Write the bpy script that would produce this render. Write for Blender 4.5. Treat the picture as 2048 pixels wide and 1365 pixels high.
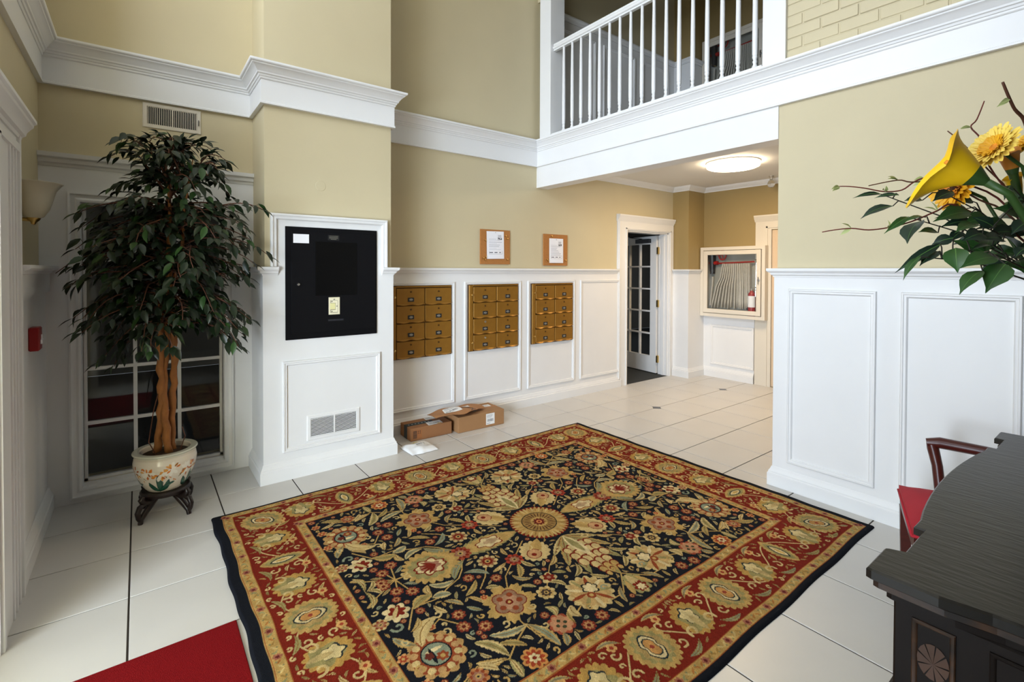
import bpy, bmesh, math, random
import numpy as np
from mathutils import Vector, Matrix, noise as mnoise

for o in list(bpy.data.objects):
    bpy.data.objects.remove(o, do_unlink=True)
scene = bpy.context.scene
COL = scene.collection
R = math.radians
PI = math.pi

# ------------------------------------------------------------------ camera
cam_d = bpy.data.cameras.new('camera')
cam = bpy.data.objects.new('camera', cam_d); COL.objects.link(cam)
scene.camera = cam
cam.location = (0, 0, 1.51)
_y, _p, _r = R(37.41), R(-0.786), R(0.1765)
_F0 = Vector((math.sin(_y), math.cos(_y), 0)); _R0 = Vector((math.cos(_y), -math.sin(_y), 0)); _U0 = Vector((0, 0, 1))
_F = _F0*math.cos(_p) + _U0*math.sin(_p); _U = _U0*math.cos(_p) - _F0*math.sin(_p)
_R1 = _R0*math.cos(_r) + _U*math.sin(_r); _U1 = _U*math.cos(_r) - _R0*math.sin(_r)
cam.rotation_euler = Matrix((_R1, _U1, -_F)).transposed().to_euler()
cam_d.sensor_fit = 'HORIZONTAL'; cam_d.sensor_width = 36
cam_d.lens = 976.95/2048*36
cam_d.shift_y = -(682.5-554.2)/2048
cam_d.clip_start = 0.05; cam_d.clip_end = 200

# ------------------------------------------------------------------ world, daylight, exposure
world = bpy.data.worlds.new('World'); scene.world = world
world.use_nodes = True
wbg = world.node_tree.nodes['Background']
wbg.inputs[0].default_value = (0.80, 0.90, 1.0, 1); wbg.inputs[1].default_value = 0.35
vs = scene.view_settings
vs.view_transform = 'Standard'; vs.look = 'None'; vs.exposure = 0.28; vs.gamma = 1; vs.use_curve_mapping = False

def area_light(name, loc, rot, sx, sy, power, color):
    l = bpy.data.lights.new(name, 'AREA'); l.shape = 'RECTANGLE'; l.size = sx; l.size_y = sy
    l.energy = power; l.color = color
    o = bpy.data.objects.new(name, l); COL.objects.link(o); o.location = loc; o.rotation_euler = rot
    return o
DAY = (0.76, 0.852, 1.0)
# daylight: glazed front of the entrance vestibule on the left, the tall window above it
area_light('daylight_entrance', (-3.20, -0.35, 1.25), (0, R(-90), 0), 2.2, 3.0, 560, DAY)
area_light('daylight_upper_window', (-1.95, 1.90, 4.25), (0, R(-90), 0), 2.4, 3.1, 208, DAY)
area_light('office_fill_light', (4.6, 7.2, 2.66), (0, 0, 0), 1.2, 1.2, 15, (0.85, 0.93, 1.0))  # unseen fill added in the office to lift the dark door panes

# ------------------------------------------------------------------ helpers
def lin(r, g, b):
    f = lambda c: (c/255/12.92) if c/255 <= 0.04045 else ((c/255+0.055)/1.055)**2.4
    return (f(r), f(g), f(b))

MAT = {}
def mat(name, col, rough=0.5, metal=0.0, noise=0.0, nscale=20.0, bump=0.0, bscale=60.0, spec=0.5, coat=0.0,
        emit=None, estr=0.0, trans=0.0, alpha=1.0, ior=1.45, col2=None, stretch=None, attr=None):
    m = bpy.data.materials.new(name); m.use_nodes = True
    nt = m.node_tree; b = nt.nodes['Principled BSDF']; L = nt.links
    b.inputs['Base Color'].default_value = (*col, 1)
    b.inputs['Roughness'].default_value = rough; b.inputs['Metallic'].default_value = metal
    b.inputs['Specular IOR Level'].default_value = spec; b.inputs['IOR'].default_value = ior
    b.inputs['Coat Weight'].default_value = coat; b.inputs['Transmission Weight'].default_value = trans
    if emit:
        b.inputs['Emission Color'].default_value = (*emit, 1); b.inputs['Emission Strength'].default_value = estr
    tc = nt.nodes.new('ShaderNodeTexCoord'); src = tc.outputs['Object']
    if stretch:
        mp = nt.nodes.new('ShaderNodeMapping'); mp.inputs['Scale'].default_value = stretch
        L.new(src, mp.inputs['Vector']); src = mp.outputs['Vector']
    base = None
    if attr:
        at = nt.nodes.new('ShaderNodeAttribute'); at.attribute_name = attr; base = at.outputs['Color']
        L.new(base, b.inputs['Base Color'])
    if noise > 0 or col2:
        n = nt.nodes.new('ShaderNodeTexNoise'); n.inputs['Scale'].default_value = nscale; n.inputs['Detail'].default_value = 5
        L.new(src, n.inputs['Vector'])
        if col2:
            rp = nt.nodes.new('ShaderNodeValToRGB'); rp.color_ramp.elements[0].color = (*col, 1); rp.color_ramp.elements[1].color = (*col2, 1)
            rp.color_ramp.elements[0].position = 0.38; rp.color_ramp.elements[1].position = 0.66
            L.new(n.outputs['Fac'], rp.inputs['Fac']); L.new(rp.outputs['Color'], b.inputs['Base Color'])
        else:
            mr = nt.nodes.new('ShaderNodeMapRange'); mr.inputs['From Min'].default_value = 0.25; mr.inputs['From Max'].default_value = 0.75
            mr.inputs['To Min'].default_value = 1-noise; mr.inputs['To Max'].default_value = 1+noise*0.6
            L.new(n.outputs['Fac'], mr.inputs['Value'])
            mx = nt.nodes.new('ShaderNodeMix'); mx.data_type = 'RGBA'; mx.blend_type = 'MULTIPLY'; mx.inputs['Factor'].default_value = 1
            if base: L.new(base, mx.inputs[6])
            else: mx.inputs[6].default_value = (*col, 1)
            L.new(mr.outputs['Result'], mx.inputs[7]); L.new(mx.outputs[2], b.inputs['Base Color'])
    if bump > 0:
        n2 = nt.nodes.new('ShaderNodeTexNoise'); n2.inputs['Scale'].default_value = bscale; n2.inputs['Detail'].default_value = 4
        L.new(src, n2.inputs['Vector'])
        bp = nt.nodes.new('ShaderNodeBump'); bp.inputs['Strength'].default_value = bump; bp.inputs['Distance'].default_value = 0.01
        L.new(n2.outputs['Fac'], bp.inputs['Height']); L.new(bp.outputs['Normal'], b.inputs['Normal'])
    MAT[name] = m
    return m

def glass_mat(name, tint=(1, 1, 1), refl=1.0):
    # thin architectural glass: transparent with a fresnel reflection
    m = bpy.data.materials.new(name); m.use_nodes = True
    nt = m.node_tree; nt.nodes.clear(); L = nt.links
    out = nt.nodes.new('ShaderNodeOutputMaterial'); mx = nt.nodes.new('ShaderNodeMixShader')
    tr = nt.nodes.new('ShaderNodeBsdfTransparent'); tr.inputs[0].default_value = (*tint, 1)
    gl = nt.nodes.new('ShaderNodeBsdfGlossy'); gl.inputs['Roughness'].default_value = 0.02
    fr = nt.nodes.new('ShaderNodeFresnel'); fr.inputs[0].default_value = 1.5
    ml = nt.nodes.new('ShaderNodeMath'); ml.operation = 'MULTIPLY'; ml.inputs[1].default_value = refl
    L.new(fr.outputs[0], ml.inputs[0]); L.new(ml.outputs[0], mx.inputs[0]); L.new(tr.outputs[0], mx.inputs[1]); L.new(gl.outputs[0], mx.inputs[2])
    L.new(mx.outputs[0], out.inputs[0]); MAT[name] = m
    return m

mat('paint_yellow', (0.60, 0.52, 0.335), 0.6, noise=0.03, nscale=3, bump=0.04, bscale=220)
mat('paint_yellow_deep', (0.35, 0.255, 0.105), 0.6, noise=0.03, nscale=3, bump=0.04, bscale=220)  # same finish as paint_yellow, in a deeper tone for the nook
mat('trim_white', (0.80, 0.80, 0.79), 0.38, noise=0.02, nscale=4)
mat('low_bounce_brown', lin(96, 70, 48), 0.5, noise=0.2, nscale=6)  # dark tone chosen so the unseen rear wall bounces less light
mat('cream', (0.72, 0.66, 0.55), 0.42)
mat('ceiling_white', (0.78, 0.77, 0.74), 0.7)
mat('tile', lin(208, 205, 200), 0.33, noise=0.05, nscale=2.2, bump=0.03, bscale=14, col2=None)
mat('grout', lin(58, 52, 47), 0.9)
mat('tile_dark', lin(84, 86, 90), 0.3, noise=0.2, nscale=40)
mat('office_carpet', lin(58, 60, 60), 0.95, noise=0.35, nscale=50, stretch=(6, 0.6, 1))
mat('office_wall', (0.30, 0.29, 0.27), 0.8)
mat('black_gloss', (0.005, 0.005, 0.005), 0.2, spec=0.25)
mat('black_satin', (0.006, 0.006, 0.007), 0.5, spec=0.12)
mat('dark_plastic', (0.02, 0.02, 0.022), 0.4)
mat('metal', (0.62, 0.62, 0.60), 0.28, metal=1)
mat('brass', (0.62, 0.43, 0.15), 0.32, metal=1)
mat('mail_brass', lin(156, 112, 42), 0.42, metal=0.45, noise=0.16, nscale=9)
mat('mail_dark', lin(92, 64, 26), 0.5, metal=0.4, noise=0.2, nscale=12)
mat('holder_dark', (0.018, 0.018, 0.018), 0.4)
mat('holder_plate', lin(150, 148, 140), 0.35, metal=0.5)
mat('cork', lin(176, 118, 62), 0.9, noise=0.18, nscale=160)
mat('printed', (1, 1, 1), 0.75, attr='paint')
mat('cardboard', lin(160, 119, 79), 0.8, noise=0.06, nscale=9)
mat('cardboard_dark', lin(146, 100, 63), 0.8, noise=0.08, nscale=9)
mat('mailer_brown', lin(168, 119, 76), 0.75, noise=0.10, nscale=12)
mat('poly_white', lin(238, 240, 242), 0.3, noise=0.04, nscale=20)
mat('tape_black', lin(40, 48, 50), 0.25)
mat('yellow_sticker', lin(240, 200, 40), 0.5)
mat('rug_pile', (1, 1, 1), 0.95, attr='paint', noise=0.16, nscale=120, bump=0.35, bscale=340, spec=0.1)
mat('runner_red', lin(122, 16, 20), 0.95, noise=0.18, nscale=130, bump=0.5, bscale=300, spec=0.1)
mat('ceramic', (1, 1, 1), 0.12, attr='paint', coat=0.5)
mat('dark_wood', lin(30, 18, 15), 0.3, noise=0.3, nscale=12)
mat('soil', lin(70, 50, 32), 0.95, noise=0.5, nscale=60, bump=0.8, bscale=70)
mat('bark', lin(150, 96, 48), 0.7, noise=0.35, nscale=26, bump=0.4, bscale=40, stretch=(1, 1, 0.5))
mat('twig_brown', lin(88, 52, 34), 0.7, noise=0.3, nscale=30)
mat('ficus_leaf', lin(25, 40, 21), 0.36, noise=0.35, nscale=7)
mat('ficus_leaf_light', lin(46, 74, 33), 0.36, noise=0.3, nscale=7)
mat('silk_leaf', lin(46, 84, 38), 0.38, noise=0.32, nscale=14)
mat('silk_leaf_dark', lin(30, 50, 38), 0.36, noise=0.32, nscale=14)
mat('leaf_vein', lin(84, 124, 62), 0.45)
mat('pale_leaf', lin(176, 186, 120), 0.5, noise=0.2, nscale=30)
mat('stem_dark', lin(40, 36, 28), 0.5)
mat('stem_green', lin(52, 82, 36), 0.45)
mat('stem_red', lin(104, 44, 38), 0.5, noise=0.25, nscale=40)
mat('calla_yellow', lin(244, 196, 24), 0.4, noise=0.08, nscale=18)
mat('petal_yellow', lin(253, 222, 104), 0.5, noise=0.10, nscale=40)
mat('petal_deep', lin(246, 184, 34), 0.5, noise=0.10, nscale=40)
mat('disc_orange', lin(236, 150, 40), 0.7, noise=0.3, nscale=120)
mat('disc_dark', lin(60, 34, 18), 0.8, noise=0.3, nscale=120)
mat('bud_orange', lin(214, 140, 50), 0.45, noise=0.2, nscale=24)
mat('desk_top', lin(25, 23, 20), 0.36, spec=0.35, noise=0.3, nscale=4, bump=0.16, bscale=7, stretch=(13, 2.4, 2), coat=0.05)
mat('desk_body', lin(20, 13, 10), 0.55, noise=0.35, nscale=7, spec=0.2)
mat('desk_edge', lin(60, 37, 20), 0.45, col2=lin(20, 13, 10), nscale=22)
mat('inlay', lin(62, 36, 18), 0.4, noise=0.3, nscale=18)
mat('mahogany', lin(72, 28, 22), 0.3, noise=0.2, nscale=8, stretch=(1, 1, 6))
mat('red_velvet', lin(172, 24, 42), 0.75, noise=0.10, nscale=10)
mat('cabinet_inner_shade', lin(150, 150, 142), 0.6)  # grey puts the shade inside the hose cabinet into its back panel
mat('hose', lin(182, 178, 168), 0.85, noise=0.10, nscale=50)
mat('red_paint', lin(150, 24, 22), 0.35)
mat('pull_red', lin(140, 14, 16), 0.35)
mat('lamp_glow', (1, 0.9, 0.75), 0.4, emit=(1.0, 0.80, 0.55), estr=20.0)
mat('bulb_glass', (0.9, 0.9, 0.88), 0.08, trans=0.9)
mat('sconce_glass', lin(206, 200, 180), 0.35, noise=0.05, nscale=10)
mat('gasket', (0.02, 0.02, 0.02), 0.7)
mat('paper_white', lin(236, 236, 238), 0.7)
mat('vase_glaze', (1, 1, 1), 0.2, attr='paint')
mat('door_beige', lin(214, 190, 160), 0.5)
glass_mat('pane_glass', (0.92, 0.95, 0.94), 1.0)
glass_mat('cabinet_glass', (0.93, 0.94, 0.93), 0.7)

class MB:
    def __init__(s): s.v = []; s.f = []; s.m = []; s.cm = 0
    def add(s, vs_, fs):
        o = len(s.v); s.v += [tuple(p) for p in vs_]
        for f in fs: s.f.append(tuple(i+o for i in f)); s.m.append(s.cm)
        return s
    def box(s, a, b, ch=0.0):
        x0, y0, z0 = (min(a[i], b[i]) for i in range(3)); x1, y1, z1 = (max(a[i], b[i]) for i in range(3))
        if ch <= 0:
            return s.add([(x0,y0,z0),(x1,y0,z0),(x1,y1,z0),(x0,y1,z0),(x0,y0,z1),(x1,y0,z1),(x1,y1,z1),(x0,y1,z1)],
                         [(3,2,1,0),(4,5,6,7),(0,1,5,4),(1,2,6,5),(2,3,7,6),(3,0,4,7)])
        bm = bmesh.new()
        vsx = [bm.verts.new(p) for p in [(x0,y0,z0),(x1,y0,z0),(x1,y1,z0),(x0,y1,z0),(x0,y0,z1),(x1,y0,z1),(x1,y1,z1),(x0,y1,z1)]]
        for f in [(3,2,1,0),(4,5,6,7),(0,1,5,4),(1,2,6,5),(2,3,7,6),(3,0,4,7)]: bm.faces.new([vsx[i] for i in f])
        bmesh.ops.bevel(bm, geom=bm.edges[:], offset=ch, segments=1, affect='EDGES')
        bm.verts.index_update()
        s.add([v.co[:] for v in bm.verts], [[v.index for v in f.verts] for f in bm.faces]); bm.free()
        return s
    def tube(s, pts, rad, n=8, cap=True):
        pts = [Vector(p) for p in pts]; k = len(pts)
        if not isinstance(rad, (list, tuple)): rad = [rad]*k
        o = len(s.v); prev = None
        for i, p in enumerate(pts):
            t = (pts[min(i+1, k-1)] - pts[max(i-1, 0)])
            t = t.normalized() if t.length > 1e-9 else Vector((0, 0, 1))
            if prev is None:
                up = Vector((0, 0, 1)) if abs(t.z) < 0.9 else Vector((1, 0, 0)); a = t.cross(up).normalized()
            else:
                a = prev - t*prev.dot(t); a = a.normalized() if a.length > 1e-6 else t.orthogonal().normalized()
            prev = a; b = t.cross(a)
            for j in range(n):
                q = 2*PI*j/n; s.v.append(tuple(p + (a*math.cos(q) + b*math.sin(q))*rad[i]))
        for i in range(k-1):
            for j in range(n):
                j2 = (j+1) % n
                s.f.append((o+i*n+j, o+i*n+j2, o+(i+1)*n+j2, o+(i+1)*n+j)); s.m.append(s.cm)
        if cap:
            s.f.append(tuple(o+j for j in range(n))[::-1]); s.m.append(s.cm)
            s.f.append(tuple(o+(k-1)*n+j for j in range(n))); s.m.append(s.cm)
        return s
    def lathe(s, prof, c=(0, 0, 0), n=24, axis='z', a0=0, a1=2*PI, cap=True):
        # prof: (radius, height)
        full = abs(a1-a0-2*PI) < 1e-6; m = n if full else n+1; o = len(s.v)
        for r, h in prof:
            for j in range(m):
                q = a0 + (a1-a0)*j/n; x, y = r*math.cos(q), r*math.sin(q)
                p = (x, y, h) if axis == 'z' else ((h, x, y) if axis == 'x' else (y, h, x))
                s.v.append((c[0]+p[0], c[1]+p[1], c[2]+p[2]))
        for i in range(len(prof)-1):
            for j in range(n):
                j2 = (j+1) % m
                s.f.append((o+i*m+j, o+i*m+j2, o+(i+1)*m+j2, o+(i+1)*m+j)); s.m.append(s.cm)
        if cap and full:
            if prof[0][0] > 1e-5: s.f.append(tuple(o+j for j in range(m))[::-1]); s.m.append(s.cm)
            if prof[-1][0] > 1e-5: s.f.append(tuple(o+(len(prof)-1)*m+j for j in range(m))); s.m.append(s.cm)
        return s
    def prism(s, poly, z0, z1, M=None):
        # polygon in local xy extruded along local z, M maps local to world
        n = len(poly); M = M or (lambda p: p)
        vv = [M((x, y, z0)) for x, y in poly] + [M((x, y, z1)) for x, y in poly]
        return s.add(vv, [tuple(range(n))[::-1], tuple(range(n, 2*n))] + [(i, (i+1) % n, n+(i+1) % n, n+i) for i in range(n)])
    def sweep(s, path, prof, closed=False):
        # path: plan points with the room on the right hand side; prof: (offset towards the room, z), mitred corners
        n = len(path); P = [Vector(p) for p in path]; o = len(s.v); k = len(prof)
        for i in range(n):
            d0 = (P[i]-P[i-1]).normalized() if (i > 0 or closed) else None
            d1 = (P[(i+1) % n]-P[i]).normalized() if (i < n-1 or closed) else None
            d0 = d0 or d1; d1 = d1 or d0
            n0 = Vector((d0.y, -d0.x)); n1 = Vector((d1.y, -d1.x))
            b = (n0+n1); b = b/(1+n0.dot(n1)) if (1+n0.dot(n1)) > 1e-6 else n0
            for off, z in prof: s.v.append((P[i].x+b.x*off, P[i].y+b.y*off, z))
        for i in range(n if closed else n-1):
            i2 = (i+1) % n
            for j in range(k-1):
                s.f.append((o+i*k+j, o+i2*k+j, o+i2*k+j+1, o+i*k+j+1)); s.m.append(s.cm)
        if not closed:
            s.f.append(tuple(o+j for j in range(k))); s.m.append(s.cm)
            s.f.append(tuple(o+(n-1)*k+j for j in range(k))[::-1]); s.m.append(s.cm)
        return s
    def frame(s, M, a0, b0, a1, b1, prof):
        # closed mitred moulding: prof (inset, height); M maps (a, b, c) to world
        o = len(s.v); k = len(prof)
        for sa, sb, ca, cb in ((a0, b0, 1, 1), (a1, b0, -1, 1), (a1, b1, -1, -1), (a0, b1, 1, -1)):
            for ins, h in prof: s.v.append(M((sa+ca*ins, sb+cb*ins, h)))
        for i in range(4):
            i2 = (i+1) % 4
            for j in range(k-1):
                s.f.append((o+i*k+j, o+i2*k+j, o+i2*k+j+1, o+i*k+j+1)); s.m.append(s.cm)
        return s
    def build(s, name, m, parent=None, smooth=False, fix=True):
        me = bpy.data.meshes.new(name); me.from_pydata(s.v, [], s.f); me.update()
        ms = m if isinstance(m, (list, tuple)) else [m]
        for x in ms: me.materials.append(MAT[x])
        if len(ms) > 1:
            for p, i in zip(me.polygons, s.m): p.material_index = i
        if fix:
            bm = bmesh.new(); bm.from_mesh(me); bmesh.ops.recalc_face_normals(bm, faces=bm.faces[:]); bm.to_mesh(me); bm.free()
        if smooth:
            for p in me.polygons: p.use_smooth = True
            if smooth is not True: me.set_sharp_from_angle(angle=R(smooth))
        o = bpy.data.objects.new(name, me); COL.objects.link(o)
        if parent: o.parent = parent
        return o

def tag(o, label, cat, group=None, kind=None):
    o['label'] = label; o['category'] = cat
    if group: o['group'] = group
    if kind: o['kind'] = kind
    return o
def thing(name, label, cat, loc=(0, 0, 0), rz=0, group=None, kind=None):
    o = bpy.data.objects.new(name, None); COL.objects.link(o); o.empty_display_size = 0.05
    o.location = loc; o.rotation_euler = (0, 0, rz)
    return tag(o, label, cat, group, kind)
def put(src, parent, name=None, loc=None, rz=None, matrix=None):
    o = src.copy(); COL.objects.link(o); o.parent = parent
    if name: o.name = name
    if loc is not None: o.location = loc
    if rz is not None: o.rotation_euler = (0, 0, rz)
    if matrix is not None: o.matrix_local = matrix
    return o
def struct(name, mb, m, label, cat, smooth=False): return tag(mb.build(name, m, None, smooth), label, cat, kind='structure')

def wall_rects(u0, u1, z0, z1, holes):
    us = sorted({u0, u1, *[h[0] for h in holes], *[h[1] for h in holes]}); out = []
    us = [u for u in us if u0 <= u <= u1]
    for a, b in zip(us[:-1], us[1:]):
        zs = [(z0, z1)]
        for h in holes:
            if h[0] <= a+1e-6 and h[1] >= b-1e-6:
                nz = []
                for p, q in zs:
                    if h[2] > p: nz.append((p, min(q, h[2])))
                    if h[3] < q: nz.append((max(p, h[3]), q))
                zs = nz
        out += [(a, b, p, q) for p, q in zs if q-p > 1e-6]
    return out

# plane maps: (along, up, out of the wall)
def mapY(y0): return lambda p: (p[0], y0-p[2], p[1])          # faces -Y
def mapX(x0): return lambda p: (x0-p[2], p[0], p[1])          # faces -X
def mapXp(x0): return lambda p: (x0+p[2], p[0], p[1])         # faces +X

# painting on a small grid of vertex colours (print, glaze, woven pattern)
class Paint:
    def __init__(s, w, h, res, bg):
        s.w, s.h, s.res = w, h, res
        s.nx = max(2, int(round(w/res))+1); s.ny = max(2, int(round(h/res))+1)
        s.x = np.linspace(0, w, s.nx); s.y = np.linspace(0, h, s.ny)
        s.img = np.empty((s.ny, s.nx, 3)); s.img[:] = lin(*bg)
    def win(s, x0, x1, y0, y1):
        i0, i1 = np.searchsorted(s.x, [x0, x1]); j0, j1 = np.searchsorted(s.y, [y0, y1])
        if i1 <= i0 or j1 <= j0: return None
        X, Y = np.meshgrid(s.x[i0:i1], s.y[j0:j1]); return (slice(j0, j1), slice(i0, i1)), X, Y
    def put(s, sl, m, c): s.img[sl][m] = lin(*c) if max(c) > 1.01 else c
    def rect(s, x0, y0, x1, y1, c):
        w = s.win(x0, x1, y0, y1)
        if w: s.img[w[0]] = lin(*c)
    def polar(s, cx, cy, rf, c, rot=0.0, sq=1.0, ang=0.0):
        # rf(theta) radius; squeezed by sq across direction ang
        rm = max(rf(np.linspace(0, 2*PI, 60)).max(), 1e-4)*1.05; w = s.win(cx-rm, cx+rm, cy-rm, cy+rm)
        if not w: return
        sl, X, Y = w; dx, dy = X-cx, Y-cy
        ca, sa = math.cos(ang), math.sin(ang); a = dx*ca+dy*sa; b = (-dx*sa+dy*ca)/sq
        th = np.arctan2(b, a); s.put(sl, np.hypot(a, b) < rf(th-rot), c)
    def disc(s, cx, cy, r, c, sq=1.0, ang=0.0): s.polar(cx, cy, lambda t: r+0*t, c, 0, sq, ang)
    def lobes(s, cx, cy, r, n, d, c, rot=0.0, sq=1.0, ang=0.0, p=1.0):
        s.polar(cx, cy, lambda t: r*(1-d+d*np.abs(np.cos(n*t/2))**p), c, rot, sq, ang)
    def leaf(s, x0, y0, x1, y1, wd, c, bend=0.0, jag=0.0, nj=9, skew=0.45):
        L = math.hypot(x1-x0, y1-y0); ux, uy = (x1-x0)/L, (y1-y0)/L; m = wd+abs(bend)*L+0.01
        w = s.win(min(x0, x1)-m, max(x0, x1)+m, min(y0, y1)-m, max(y0, y1)+m)
        if not w: return
        sl, X, Y = w; a = ((X-x0)*ux+(Y-y0)*uy)/L; b = -(X-x0)*uy+(Y-y0)*ux
        aa = np.clip(a, 0, 1); b = b-bend*L*4*aa*(1-aa)
        prof = (np.clip(aa, 1e-4, 1)**(0.9*skew/0.45))*(np.clip(1-aa, 0, 1)**0.8)*2.1
        prof = prof*(1-jag*np.abs(((aa*nj) % 1.0)))
        s.put(sl, (a > 0) & (a < 1) & (np.abs(b) < wd*0.5*prof), c)
    def stroke(s, pts, wd, c):
        for (x0, y0), (x1, y1) in zip(pts[:-1], pts[1:]):
            w = s.win(min(x0, x1)-wd, max(x0, x1)+wd, min(y0, y1)-wd, max(y0, y1)+wd)
            if not w: continue
            sl, X, Y = w; L2 = max((x1-x0)**2+(y1-y0)**2, 1e-9)
            t = np.clip(((X-x0)*(x1-x0)+(Y-y0)*(y1-y0))/L2, 0, 1)
            s.put(sl, np.hypot(X-x0-t*(x1-x0), Y-y0-t*(y1-y0)) < wd/2, c)

def paint_mesh(name, P3, img, m, parent=None, smooth=True, wrap=False):
    # P3: (ny, nx, 3) positions; img: (ny, nx, 3) linear colours
    ny, nx = img.shape[:2]
    idx = np.arange(ny*nx).reshape(ny, nx)
    a, b, c, d = idx[:-1, :-1], idx[:-1, 1:], idx[1:, 1:], idx[1:, :-1]
    q = np.stack([a, b, c, d], -1).reshape(-1, 4)
    me = bpy.data.meshes.new(name)
    me.vertices.add(ny*nx); me.vertices.foreach_set('co', P3.reshape(-1).astype(np.float32))
    nq = len(q); me.loops.add(nq*4); me.loops.foreach_set('vertex_index', q.reshape(-1).astype(np.int32))
    me.polygons.add(nq); me.polygons.foreach_set('loop_start', np.arange(0, nq*4, 4, dtype=np.int32))
    at = me.color_attributes.new('paint', 'FLOAT_COLOR', 'POINT')
    rgba = np.ones((ny*nx, 4), np.float32); rgba[:, :3] = img.reshape(-1, 3); at.data.foreach_set('color', rgba.reshape(-1))
    me.materials.append(MAT[m])
    if smooth: me.polygons.foreach_set('use_smooth', np.ones(nq, bool))
    me.update(); me.validate()
    o = bpy.data.objects.new(name, me); COL.objects.link(o)
    if parent: o.parent = parent
    return o
def paint_flat(name, pa, org, eu, ev, m='printed', parent=None):
    X, Y = np.meshgrid(pa.x, pa.y); org, eu, ev = (np.array(k, float) for k in (org, eu, ev))
    P3 = org+X[..., None]*eu+Y[..., None]*ev
    return paint_mesh(name, P3, pa.img, m, parent, smooth=False)

# ------------------------------------------------------------------ the room shell (metres)
XL = -0.49            # left wall face
YB = 4.205            # back wall face (window wall and mailbox wall)
XP0, XP1, YP = 0.703, 1.640, 3.775     # pilaster
XR, YRE = 3.57, 1.595 # right wall face and its end
XN = 6.53             # nook back wall
XJ, YJ = 6.14, 3.95   # jog in the nook corner
ZF = 2.665            # underside of the frieze
ZC = 5.60

# floor: slab with grout, every tile its own piece
fl = struct('floor', MB().box((-0.64, -2.35, -0.16), (6.68, 4.355, -0.004)), 'grout', 'floor of cream stone tiles with dark grout and small slate diamonds', 'floor')
TP = 0.4572; TX0, TY0 = -0.043-TP, 3.288
def tile_mesh(cuts=()):
    h = TP/2-0.0038; ch = 0.0015; t = 0.052
    poly = []
    for k, (sx, sy) in enumerate(((-1, -1), (1, -1), (1, 1), (-1, 1))):
        if k in cuts:
            a, b = (sx*h, sy*(h-t)), (sx*(h-t), sy*h)
            poly += [a, b] if k in (0, 2) else [b, a]
        else: poly.append((sx*h, sy*h))
    n = len(poly); cx = [(x*(1-ch/h), y*(1-ch/h)) for x, y in poly]
    mb = MB(); mb.add([(x, y, -0.010) for x, y in poly]+[(x, y, -ch) for x, y in poly]+[(x, y, 0) for x, y in cx],
        [tuple(range(2*n, 3*n))]+[(i, (i+1) % n, n+(i+1) % n, n+i) for i in range(n)]+[(n+i, n+(i+1) % n, 2*n+(i+1) % n, 2*n+i) for i in range(n)])
    return mb
t0 = tile_mesh().build('tile', 'tile', fl)
diam = [(4.529, 3.288), (5.900, 3.288)]
cutmap = {}
for dx_, dy_ in diam:
    for k, (sx, sy) in enumerate(((-1, -1), (1, -1), (1, 1), (-1, 1))):
        cutmap[(round(dx_-sx*TP/2, 2), round(dy_-sy*TP/2, 2))] = k
random.seed(11); first = True
for i in range(-1, 16):
    for j in range(-8, 3):
        x, y = TX0+(i+0.5)*TP, TY0+(j-0.5)*TP
        if x > 6.75 or x < XL-0.25 or y > YB+0.25: continue
        ck = [k for key, k in cutmap.items() if abs(key[0]-x) < 0.03 and abs(key[1]-y) < 0.03]
        if ck: tile_mesh(ck).build('tile', 'tile', fl).location = (x, y, 0); continue
        if first: o = t0; first = False
        else: o = put(t0, fl, 'tile')
        o.location = (x, y, random.uniform(-0.0006, 0))
for dx_, dy_ in diam:
    d = MB().prism([(0.0535, 0), (0, 0.0535), (-0.0535, 0), (0, -0.0535)], -0.010, 0.0).build('tile_insert', 'tile_dark', fl); d.location = (dx_, dy_, 0)
    # neighbouring cut corners are filled by the insert
MB().box((-0.64, -2.35, -0.0039), (6.6, -0.63, -0.0005)).build('far_tile_field', 'tile', fl)

# walls
EN = (0.30, 2.70, 0.0, 2.02)              # entrance opening in the left wall (y0, y1, z0, z1)
UW = (0.40, 3.45, 3.02, 5.50)            # tall upper window in the left wall
mb = MB()
for a, b, p, q in wall_rects(-2.35, 4.355, 0, ZC, [EN, UW]): mb.box((XL-0.15, a, p), (XL, b, q))
wl = struct('wall_left', mb, 'paint_yellow', 'dark yellow left wall with the entrance opening', 'wall')
WN = (-0.288, 0.496, 0.12, 1.945)
DN = (5.112, 6.032, 0.0, 2.045)
mb = MB()
for a, b, p, q in wall_rects(-0.49, XJ, 0, ZC, [WN, DN]): mb.box((a, YB, p), (b, YB+0.15, q))
wb = struct('wall_back', mb, 'paint_yellow', 'yellow back wall carrying the mailboxes and the many-paned window', 'wall')
wp = struct('wall_pilaster', MB().box((XP0, YP, 0), (XP1, YB, ZC)), 'paint_yellow', 'yellow chimney-like wall projection behind the black cabinet', 'wall')
mb = MB().box((XR, -2.2, 0), (XR+0.15, YRE, ZC)).box((XR, YRE, 2.45), (XR+0.15, YB, 2.92)).box((XR, YRE, 4.50), (XR+0.15, YB, ZC))  # last box: unseen header added to cut daylight entering the balcony
wr = struct('wall_right', mb, 'paint_yellow', 'pale yellow right wall below the brick band', 'wall')
wn = struct('wall_nook', MB().box((XN, -2.2, 0), (XN+0.15, YB+0.15, ZC)), 'paint_yellow_deep', 'ochre end wall of the nook', 'wall')
wc = struct('wall_corner', MB().box((XJ, YJ, 0), (XN, YB, ZC)).box((XJ, YB, 0), (XN, YB+0.15, ZC)), 'paint_yellow_deep', 'ochre boxed-out corner beside the nook doorway', 'wall')
struct('wall_front', MB().box((XL, -2.35, 0), (XN, -2.2, ZC)), 'low_bounce_brown', 'unseen wall behind the viewer, made dark brown to cut bounce', 'wall')
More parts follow.
